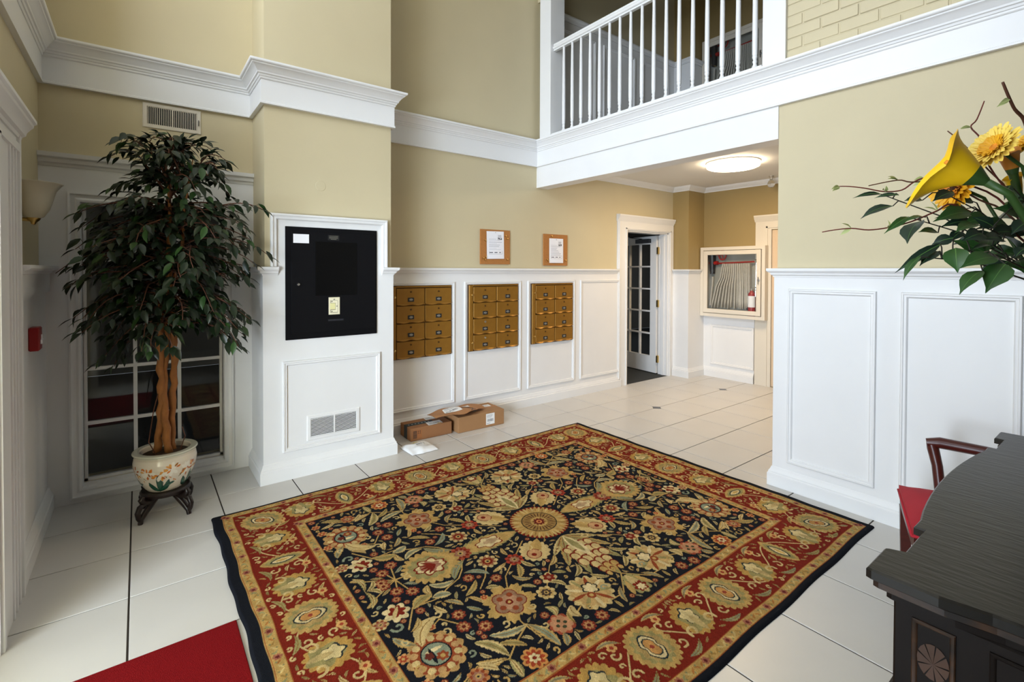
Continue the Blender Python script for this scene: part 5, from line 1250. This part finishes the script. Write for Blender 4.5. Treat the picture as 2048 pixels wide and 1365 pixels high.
for (y0, y1, z0, z1, shell) in ((0.160, 0.225, 0.690, 0.835, True), (0.02, 0.115, 0.690, 0.835, False), (-0.115, -0.02, 0.690, 0.835, False), (0.150, 0.230, 0.16, 0.62, False), (-0.115, 0.11, 0.16, 0.62, False)):
    pn = MB().frame(MX, y0, z0, y1, z1, [(0, 0), (0, 0.003), (0.002, 0.005), (0.006, 0.004), (0.009, 0)]).build('end_panel', 'desk_edge' if shell else 'desk_body', sb, smooth=40)
    if shell:
        cy, cz = (y0+y1)/2, (z0+z1)/2+0.002; mb = MB()
        for k in range(9):
            a0 = 2*PI*k/9; q0, q1 = a0-0.30, a0+0.30
            mb.add([MX((cy, cz-0.004, 0.0012))]+[MX((cy+0.024*math.cos(q)*(1.0), cz+0.034*math.sin(q), 0.0018)) for q in (q0, a0, q1)], [(0, 1, 2, 3)])
        mb.build('shell_inlay', 'inlay', pn)

# ------------------------------------------------------------------ mahogany armchair with red seat
ch = thing('armchair', 'mahogany armchair with red velvet seat behind the sideboard', 'armchair', (2.765, 0.665, 0.0), math.atan2(0.33, 0.94))
# local: x to the chair's right hand (room +X), front is +Y
fw, bw, dp = 0.255, 0.215, 0.47
def seat_grid():
    n = 14; V = []
    for j in range(n):
        for i in range(n):
            u, v = i/(n-1)*2-1, j/(n-1); w = fw*(1-v)+bw*v; e = (1-abs(u)**3.0)*(1-abs(2*v-1)**3.0)
            V.append((u*w, -v*dp, 0.445+0.042*max(e, 0)**0.6))
    F_ = [(j*n+i, j*n+i+1, (j+1)*n+i+1, (j+1)*n+i) for j in range(n-1) for i in range(n-1)]
    o = len(V); bd = [i for i in range(n)]+[j*n+n-1 for j in range(1, n)]+[(n-1)*n+i for i in range(n-2, -1, -1)]+[j*n for j in range(n-2, 0, -1)]
    m_ = len(bd); V += [(V[k][0], V[k][1], 0.418) for k in bd]
    F_ += [(bd[k], bd[(k+1) % m_], o+(k+1) % m_, o+k) for k in range(m_)]+[tuple(o+k for k in range(m_))]
    return V, F_
V, F_ = seat_grid(); st_ = MB().add(V, F_).build('seat', 'red_velvet', ch, smooth=50)
rim = [(-fw, 0.003), (fw, 0.003), (bw, -dp), (-bw, -dp)]
MB().tube([(x, y, 0.420) for x, y in rim+rim[:1]], 0.006, 6).build('piping', 'red_velvet', st_, smooth=True)
MB().prism([(-fw+0.006, -0.004), (fw-0.006, -0.004), (bw-0.006, -dp+0.004), (-bw+0.006, -dp+0.004)], 0.350, 0.4175).build('seat_rail', 'mahogany', ch)
def quadleg(x0, y0, x1, y1, z1, s0, s1, name='leg'):
    mb = MB(); mb.add([(x0-s0, y0-s0, 0), (x0+s0, y0-s0, 0), (x0+s0, y0+s0, 0), (x0-s0, y0+s0, 0), (x1-s1, y1-s1, z1), (x1+s1, y1-s1, z1), (x1+s1, y1+s1, z1), (x1-s1, y1+s1, z1)], [(3, 2, 1, 0), (4, 5, 6, 7), (0, 1, 5, 4), (1, 2, 6, 5), (2, 3, 7, 6), (3, 0, 4, 7)]); return mb.build(name, 'mahogany', ch)
quadleg(-fw+0.024, -0.026, -fw+0.024, -0.026, 0.352, 0.016, 0.024); quadleg(fw-0.024, -0.026, fw-0.024, -0.026, 0.352, 0.016, 0.024)
for s_ in (-1, 1):
    MB().tube([(s_*(bw-0.02), -dp-0.04, 0), (s_*(bw-0.02), -dp+0.01, 0.36), (s_*(bw-0.02), -dp-0.01, 0.60), (s_*(bw-0.01), -dp-0.10, 0.98)], [0.018, 0.022, 0.020, 0.016], 8).build('leg', 'mahogany', ch, smooth=40)
    MB().tube([(s_*(fw-0.016), -0.165, 0.37), (s_*(fw-0.006), -0.155, 0.46), (s_*(fw+0.040), -0.150, 0.56), (s_*(fw+0.052), -0.135, 0.640), (s_*(fw+0.054), -0.128, 0.668)], [0.022, 0.022, 0.022, 0.024, 0.020], 10).build('arm_post', 'mahogany', ch, smooth=40)
    MB().tube([(s_*(fw+0.054), -0.110, 0.664), (s_*(fw+0.052), -0.16, 0.672), (s_*(fw+0.030), -0.32, 0.668), (s_*(bw-0.005), -dp-0.03, 0.672)], [0.020, 0.027, 0.025, 0.020], 10).build('armrest', 'mahogany', ch, smooth=40)
MB().tube([(-bw+0.01, -dp-0.10, 0.97), (0, -dp-0.125, 1.0), (bw-0.01, -dp-0.10, 0.97)], [0.022, 0.028, 0.022], 10).tube([(-bw+0.02, -dp-0.04, 0.72), (0, -dp-0.055, 0.73), (bw-0.02, -dp-0.04, 0.72)], 0.014, 8).build('backrest', 'mahogany', ch, smooth=40)

# ------------------------------------------------------------------ vase and silk flowers
VX, VY = 1.896, 0.082
va = thing('flower_vase', 'black and white painted vase on the sideboard', 'vase', (VX, VY, SZ))
prof = [(0.062, 0.0), (0.070, 0.004), (0.086, 0.030), (0.100, 0.085), (0.098, 0.16), (0.080, 0.26), (0.058, 0.35), (0.052, 0.395), (0.060, 0.425), (0.068, 0.440), (0.064, 0.440), (0.046, 0.395), (0.050, 0.33)]
cum = [0]
for (r0, z0), (r1, z1) in zip(prof[:-1], prof[1:]): cum.append(cum[-1]+math.hypot(r1-r0, z1-z0))
vp = Paint(0.6, cum[-1], 0.005, (26, 26, 30)); vp.rect(0, cum[1]+0.05, 0.6, cum[3]+0.012, (214, 208, 192)); rng = random.Random(3)
for i in range(14): x = 0.02+i*0.043; vp.leaf(x, cum[2]+0.01, x+rng.uniform(-.01, .02), cum[3], 0.012, (40, 40, 44))
rr = np.interp(vp.y, cum, [p[0] for p in prof]); zz = np.interp(vp.y, cum, [p[1] for p in prof]); th = -vp.x/0.6*2*PI
paint_mesh('body', np.stack([rr[:, None]*np.cos(th)[None], -rr[:, None]*np.sin(th)[None], np.repeat(zz[:, None], vp.nx, 1)], -1), vp.img, 'vase_glaze', va)
MOUTH = Vector((VX, VY, SZ+0.43))
FLOWER_LEAVES=[
 ((1.644, 0.459, 1.725),(1.582, 0.506, 1.716),0.011,0),
 ((1.645, 0.42, 1.718),(1.617, 0.467, 1.714),0.011,0),
 ((1.633, 0.429, 1.688),(1.574, 0.486, 1.657),0.022,0),
 ((1.62, 0.363, 1.695),(1.595, 0.395, 1.696),0.018,1),
 ((1.645, 0.345, 1.728),(1.613, 0.369, 1.725),0.018,1),
 ((1.617, 0.302, 1.708),(1.577, 0.333, 1.687),0.027,1),
 ((1.628, 0.394, 1.655),(1.554, 0.425, 1.611),0.018,2),
 ((1.664, 0.367, 1.654),(1.592, 0.396, 1.64),0.013,2),
 ((1.591, 0.359, 1.639),(1.524, 0.372, 1.582),0.032,2),
 ((1.652, 0.337, 1.611),(1.612, 0.368, 1.614),0.021,2),
 ((1.618, 0.3, 1.594),(1.6, 0.339, 1.579),0.028,3),
 ((1.592, 0.32, 1.578),(1.502, 0.387, 1.509),0.022,3),
 ((1.588, 0.323, 1.56),(1.525, 0.345, 1.526),0.019,3),
 ((1.527, 0.344, 1.546),(1.466, 0.364, 1.491),0.015,3),
 ((1.528, 0.28, 1.565),(1.491, 0.269, 1.509),0.05,4),
 ((1.56, 0.217, 1.542),(1.471, 0.26, 1.521),0.039,4),
 ((1.51, 0.23, 1.512),(1.441, 0.257, 1.462),0.032,4),
 ((1.551, 0.199, 1.527),(1.488, 0.221, 1.465),0.039,4),
 ((1.693, 0.281, 1.661),(1.605, 0.336, 1.64),0.035,1),
 ((1.725, 0.295, 1.675),(1.664, 0.329, 1.676),0.018,1),
 ((1.713, 0.253, 1.644),(1.64, 0.284, 1.631),0.039,5),
 ((1.665, 0.265, 1.628),(1.595, 0.293, 1.608),0.03,5),
 ((1.648, 0.252, 1.603),(1.582, 0.277, 1.586),0.037,5),
 ((1.711, 0.28, 1.64),(1.631, 0.328, 1.626),0.026,2),
 ((1.769, 0.223, 1.626),(1.7, 0.263, 1.636),0.028,5),
 ((1.754, 0.209, 1.608),(1.685, 0.249, 1.605),0.026,5),
 ((1.776, 0.205, 1.652),(1.698, 0.24, 1.67),0.032,6),
 ((1.804, 0.197, 1.685),(1.745, 0.229, 1.673),0.028,6),
 ((1.745, 0.202, 1.569),(1.678, 0.229, 1.603),0.026,6),
 ((1.656, 0.22, 1.556),(1.727, 0.191, 1.542),0.023,4),
 ((1.666, 0.238, 1.573),(1.596, 0.266, 1.562),0.013,5),
 ((1.765, 0.29, 1.697),(1.73, 0.317, 1.7),0.021,1),
 ((1.731, 0.216, 1.726),(1.69, 0.221, 1.687),0.018,6),
 ((1.721, 0.298, 1.642),(1.647, 0.342, 1.652),0.023,2),
 ((1.66, 0.293, 1.611),(1.609, 0.307, 1.584),0.023,3),
 ((1.668, 0.237, 1.621),(1.629, 0.267, 1.644),0.028,6),
 ((1.688, 0.221, 1.588),(1.632, 0.252, 1.59),0.028,5),
 ((1.71, 0.18, 1.632),(1.662, 0.204, 1.601),0.028,6),
 ((1.677, 0.179, 1.566),(1.639, 0.195, 1.545),0.028,4),
]
TWIGS=[
 [ (1.574, 0.538, 1.75), (1.586, 0.517, 1.748), (1.61, 0.488, 1.742), (1.643, 0.451, 1.731), (1.67, 0.419, 1.734), (1.683, 0.398, 1.753), (1.696, 0.378, 1.764), (1.715, 0.352, 1.767), (1.767, 0.301, 1.744), (1.847, 0.227, 1.672) ],
 [ (1.546, 0.459, 1.738), (1.6, 0.411, 1.752), (1.621, 0.388, 1.746), (1.666, 0.348, 1.748), (1.691, 0.322, 1.738), (1.743, 0.275, 1.698), (1.813, 0.214, 1.64) ],
 [ (1.49, 0.549, 1.617), (1.504, 0.526, 1.622), (1.531, 0.493, 1.626), (1.557, 0.461, 1.621), (1.587, 0.425, 1.627), (1.621, 0.387, 1.641), (1.663, 0.342, 1.669), (1.682, 0.316, 1.685), (1.736, 0.261, 1.644), (1.802, 0.197, 1.587) ],
 [ (1.69, 0.227, 1.976), (1.717, 0.218, 1.939), (1.741, 0.211, 1.915), (1.774, 0.199, 1.893), (1.798, 0.192, 1.843), (1.821, 0.184, 1.7) ],
 [ (1.791, 0.275, 1.964), (1.766, 0.285, 1.913), (1.746, 0.293, 1.891), (1.758, 0.275, 1.857), (1.768, 0.259, 1.784), (1.823, 0.208, 1.669) ],
 [ (1.752, 0.341, 1.893), (1.759, 0.314, 1.858), (1.792, 0.267, 1.783), (1.842, 0.206, 1.676) ],
]

bn = ['leafy silk branch reaching furthest left towards the nook', 'leafy silk branch just below the orange gerbera', 'leafy silk branch with one large leaf hanging down', 'leafy silk branch with long narrow drooping leaves', 'lowest leafy silk branch with broad leaves over the chair rail', 'leafy silk branch in the dense middle of the bouquet', 'leafy silk branch beside the flower stems at the right edge']
rg = random.Random(31)
for i in range(22):
    c = Vector((1.80+rg.uniform(-0.07, 0.08), 0.19+rg.uniform(-0.09, 0.07), 1.60+rg.uniform(-0.07, 0.09))); d = Vector((rg.uniform(-0.9, 0.3), rg.uniform(-0.5, 0.9), rg.uniform(-0.6, 0.3))).normalized()*rg.uniform(0.06, 0.10)
    FLOWER_LEAVES.append((tuple(c), tuple(c+d), rg.uniform(0.030, 0.042), rg.choice((4, 5, 6))))
groups = {}
for p, q, w, g in FLOWER_LEAVES: groups.setdefault(g, []).append((Vector(p), Vector(q), w))
rng = random.Random(17)
for g, lv in sorted(groups.items()):
    t = thing('leafy_branch', bn[g], 'foliage', MOUTH, group='leafy branches in the vase')
    far = max(lv, key=lambda l: (l[0]-MOUTH).length)[0]-MOUTH
    j = Vector((rng.uniform(-0.02, 0.02), rng.uniform(-0.02, 0.02), 0))
    main = [Vector((0, 0, -0.12))+j*0.3, j*0.6+Vector((0, 0, 0.02)), far*0.35+Vector((0, 0, 0.07)), far*0.7+Vector((0, 0, 0.05)), far]
    fine = []
    for i in range(4):
        for s in range(5):
            u = s/5; fine.append(main[i].lerp(main[i+1], u))
    fine.append(main[-1])
    mb = MB().tube(fine, [0.0032*(1-0.6*i/len(fine)) for i in range(len(fine))], 6)
    for p, q, w in lv:
        p = p-MOUTH; q = q-MOUTH
        k = min(range(6, len(fine)), key=lambda i: (fine[i]-p).length+(0.05 if fine[i].length > p.length else 0)); a = fine[k]
        if (a-p).length > 0.012: mb.tube([a, a.lerp(p, 0.5)+Vector((0.004*rng.uniform(-1, 1), 0, 0.010)), p], [0.0018, 0.0016, 0.0014], 5)
    mb.build('stem', 'stem_dark', t, smooth=True)
    for p, q, w in lv:
        p = p-MOUTH; q = q-MOUTH; d = q-p; L_ = d.length; 
        view = (MOUTH+p-Vector((0, 0, 1.51))).normalized()
        up = (-view*rng.uniform(0.35, 0.9)+Vector((0, 0, rng.uniform(0.2, 0.8)))+Vector((rng.uniform(-.3, .3), rng.uniform(-.3, .3), 0)))
        side_seen = abs(up.normalized().dot(-view)); ww = min(w/max(side_seen, 0.55), L_*0.7)
        vv = []; rows = [(0, 0.06), (0.10, 0.45), (0.25, 0.86), (0.42, 1.0), (0.60, 0.86), (0.76, 0.50), (0.88, 0.18), (1.0, 0.02)]
        for tt, k in rows:
            z = 0.10*L_*math.sin(tt*PI)-0.05*L_*tt*tt; fz = 0.10*ww*k*(1+0.4*math.sin(tt*9))
            vv += [(-ww/2*k, L_*tt, z+fz), (-ww/4*k, L_*tt, z+fz*0.4), (0, L_*tt, z), (ww/4*k, L_*tt, z+fz*0.4), (ww/2*k, L_*tt, z+fz)]
        fs = [(i*5+c, i*5+c+1, (i+1)*5+c+1, (i+1)*5+c) for i in range(len(rows)-1) for c in range(4)]
        o = MB().add(vv, fs).build('leaf', ['silk_leaf', 'silk_leaf_dark'][rng.random() < 0.5], t, smooth=True, fix=False); o.matrix_local = frame_from(p, d, up)
        mv = []
        for tt, k in rows[:-1]: z = 0.10*L_*math.sin(tt*PI)-0.05*L_*tt*tt+0.0006; mv += [(-0.0009*(1.2-tt), L_*tt, z), (0.0009*(1.2-tt), L_*tt, z)]
        MB().add(mv, [(i*2, i*2+1, i*2+3, i*2+2) for i in range(len(rows)-2)]).build('midrib', 'leaf_vein', o, smooth=True, fix=False)
tl = ['reddish curly twig with pale buds, longest above the leaves', 'wavy brown twig crossing in front of the orange gerbera', 'red-brown twig pointing far left at rail height', 'thick upright brown twig at the top right corner', 'thin twig with one green bud left of the upright twig', 'short bare twig tip behind the yellow calla lily']
buds = [(0, 0), (0, 3), (1, 1), (2, 2), (2, 4), (4, 2), (3, 1), (0, 6), (2, 6)]
for i, pts in enumerate(TWIGS):
    t = thing('curly_twig', tl[i], 'twig', MOUTH, group='curly twigs in the vase')
    P_ = [Vector(p)-MOUTH for p in pts]+[Vector((0.01*(i-3), 0.004*i-0.01, 0.03)), Vector((0.004*(i-3), 0, -0.1))]
    fine = []
    for k in range(len(P_)-1):
        p0, p1, p2, p3 = P_[max(k-1, 0)], P_[k], P_[k+1], P_[min(k+2, len(P_)-1)]
        for s in range(4):
            u = s/4; fine.append(0.5*((2*p1)+(p2-p0)*u+(2*p0-5*p1+4*p2-p3)*u*u+(3*p1-p0-3*p2+p3)*u**3))
    fine.append(P_[-1]); r0 = 0.0042 if i == 3 else 0.0020
    MB().tube(fine, [r0*(0.75+0.7*k/len(fine)) for k in range(len(fine))], 6).build('stem', 'stem_red' if i in (0, 2, 4) else 'twig_brown', t, smooth=True)
    for bi, k in buds:
        if bi != i: continue
        d = Vector((rng.uniform(-1, 0.2), rng.uniform(-.3, .6), rng.uniform(-0.3, 0.9)))
        for s in range(2):
            o = MB().add(*leaf_mb(0.030, 0.011, 0.3, 0.2)).build('bud_leaf', 'pale_leaf', t, smooth=True, fix=False); o.matrix_local = frame_from(P_[k], d+Vector((rng.uniform(-.6, .6), 0, rng.uniform(-.6, .6))), (0.2, -0.8, 0.6))
def spath(label, base, openc, tip, rad, green, mname, lipL=0.075, tube0=0.010):
    t = thing('calla_lily', label, 'flower', MOUTH, group='calla lilies in the vase')
    B, O, T = (Vector(p)-MOUTH for p in (base, openc, tip)); ax = (O-B); L_ = ax.length; ax.normalize()
    lip = (T-O); lip = (lip-ax*lip.dot(ax)).normalized(); e2 = ax.cross(lip); n, m_ = 14, 28; V = []
    for i in range(n):
        s = i/(n-1); r_ = tube0+(rad-tube0)*s**1.15+0.006*math.sin(PI*s)*(rad/0.05)
        for j in range(m_):
            q = 2*PI*j/m_; lp = max(0, math.cos(q))**3; bk = max(0, -math.cos(q))
            ext = s**2.5*lp*lipL; c_ = B+ax*(L_*s*(1+0.16*bk*s)); rr_ = r_*(1+0.25*s*s*lp)
            p = c_+(lip*math.cos(q)+e2*math.sin(q))*rr_+lip*ext-ax*ext*0.45+(lip*math.cos(q)+e2*math.sin(q))*(0.014+0.006*math.sin(3*q))*s**6*(rad/0.05)-ax*(0.012*s**5*abs(math.sin(q))+0.004*s**4*math.sin(4*q+1))*(rad/0.05)
            V.append(tuple(p))
    F_ = [(i*m_+j, i*m_+(j+1) % m_, (i+1)*m_+(j+1) % m_, (i+1)*m_+j) for i in range(n-1) for j in range(m_)]
    mb = MB(); mb.v = V
    for k, f in enumerate(F_): mb.f.append(f); mb.m.append(1 if k < green*m_ else 0)
    mb.build('spathe', [mname, 'stem_green'], t, smooth=True, fix=False)
    st2 = [B+ax*0.004, B-ax*0.05, (B-ax*0.05)*0.5+Vector((0, 0, 0.02)), Vector((0, 0, 0.02)), Vector((0, 0, -0.12))]
    MB().tube(st2, [tube0*0.95, 0.0085, 0.0075, 0.006, 0.005], 10).build('stem', 'stem_green', t, smooth=True)
    MB().tube([B+ax*L_*0.3, B+ax*L_*0.85], [0.007, 0.005], 8).build('spadix', 'disc_orange', t, smooth=True)
spath('large open yellow calla lily with green throat', (1.573, 0.236, 1.719), (1.533, 0.315, 1.784), (1.530, 0.395, 1.744), 0.054, 4, 'calla_yellow', 0.046)
spath('closed orange calla bud below the yellow gerbera', (1.780, 0.217, 1.760), (1.769, 0.226, 1.818), (1.73, 0.23, 1.812), 0.020, 3, 'bud_orange', 0.010)
spath('lower yellow calla bud at the right edge', (1.816, 0.213, 1.705), (1.806, 0.222, 1.758), (1.77, 0.23, 1.75), 0.016, 2, 'calla_yellow', 0.012)
def gerbera(label, c, nrm, r, mname, disc, n=26):
    t = thing('gerbera', label, 'flower', MOUTH, group='gerberas in the vase')
    C_ = Vector(c)-MOUTH; N = Vector(nrm).normalized(); a = N.orthogonal().normalized(); b = N.cross(a); rg = random.Random(int(r*1e4)+n)
    for layer, (k, rad, up) in enumerate(((n, r, 0.10), (n-4, r*0.86, 0.28), (n-10, r*0.55, 0.42))):
        for i in range(k):
            q = 2*PI*(i+0.5*layer)/k+rg.uniform(-.06, .06); d = a*math.cos(q)+b*math.sin(q); L_ = rad*rg.uniform(0.88, 1.06)
            key = (label, layer)
            if key not in GB:
                vv, fs = [], []
                rows = [(0.12, 0.35), (0.4, 0.85), (0.75, 1.0), (0.93, 0.7), (1.0, 0.25)]; w = r*0.22
                for tt, kk in rows: vv += [(-w/2*kk, rad*tt, 0.10*rad*tt*tt+0.004*kk), (0, rad*tt, 0.10*rad*tt*tt), (w/2*kk, rad*tt, 0.10*rad*tt*tt+0.004*kk)]
                for s in range(4): u = s*3; fs += [(u, u+1, u+4, u+3), (u+1, u+2, u+5, u+4)]
                GB[key] = o = MB().add(vv, fs).build('petal', mname if layer < 2 else disc, t, smooth=True, fix=False)
            else: o = put(GB[key], t, 'petal')
            o.matrix_local = frame_from(C_+N*0.002*layer, d+N*up, N) @ Matrix.Scale(L_/rad, 4)
    MB().lathe([(0.0, 0.012), (r*0.16, 0.010), (r*0.24, 0.002), (r*0.10, -0.012), (0.005, -0.02)], n=14).build('disc', 'disc_dark' if disc == 'disc_orange' else 'disc_orange', t, smooth=True).matrix_local = frame_from(C_, a, N)
    st2 = [C_-N*0.012, C_-N*0.06+Vector((0.02, -0.01, -0.02)), C_*0.5, Vector((0, 0, 0.02)), Vector((0, 0, -0.12))]
    fine = [st2[k].lerp(st2[k+1], s/4) for k in range(4) for s in range(4)]+[st2[-1]]
    MB().tube(fine, 0.0042, 8).build('stem', 'stem_green', t, smooth=True)
GB = {}
gerbera('pale yellow gerbera seen from the side beside the calla', (1.705, 0.238, 1.818), (-0.706, 0.425, 0.35), 0.062, 'petal_yellow', 'petal_deep', 28)
gerbera('deep yellow gerbera with orange centre under the calla lily', (1.731, 0.317, 1.734), (-0.72, 0.48, 0.10), 0.066, 'petal_deep', 'disc_orange', 26)
gerbera('yellow gerbera cut off by the right picture edge', (1.835, 0.185, 1.845), (-0.45, 0.5, 0.6), 0.058, 'petal_yellow', 'petal_deep', 25)
for i, (x, y) in enumerate(((0.02, 0.03), (-0.03, 0.01))):
    pass
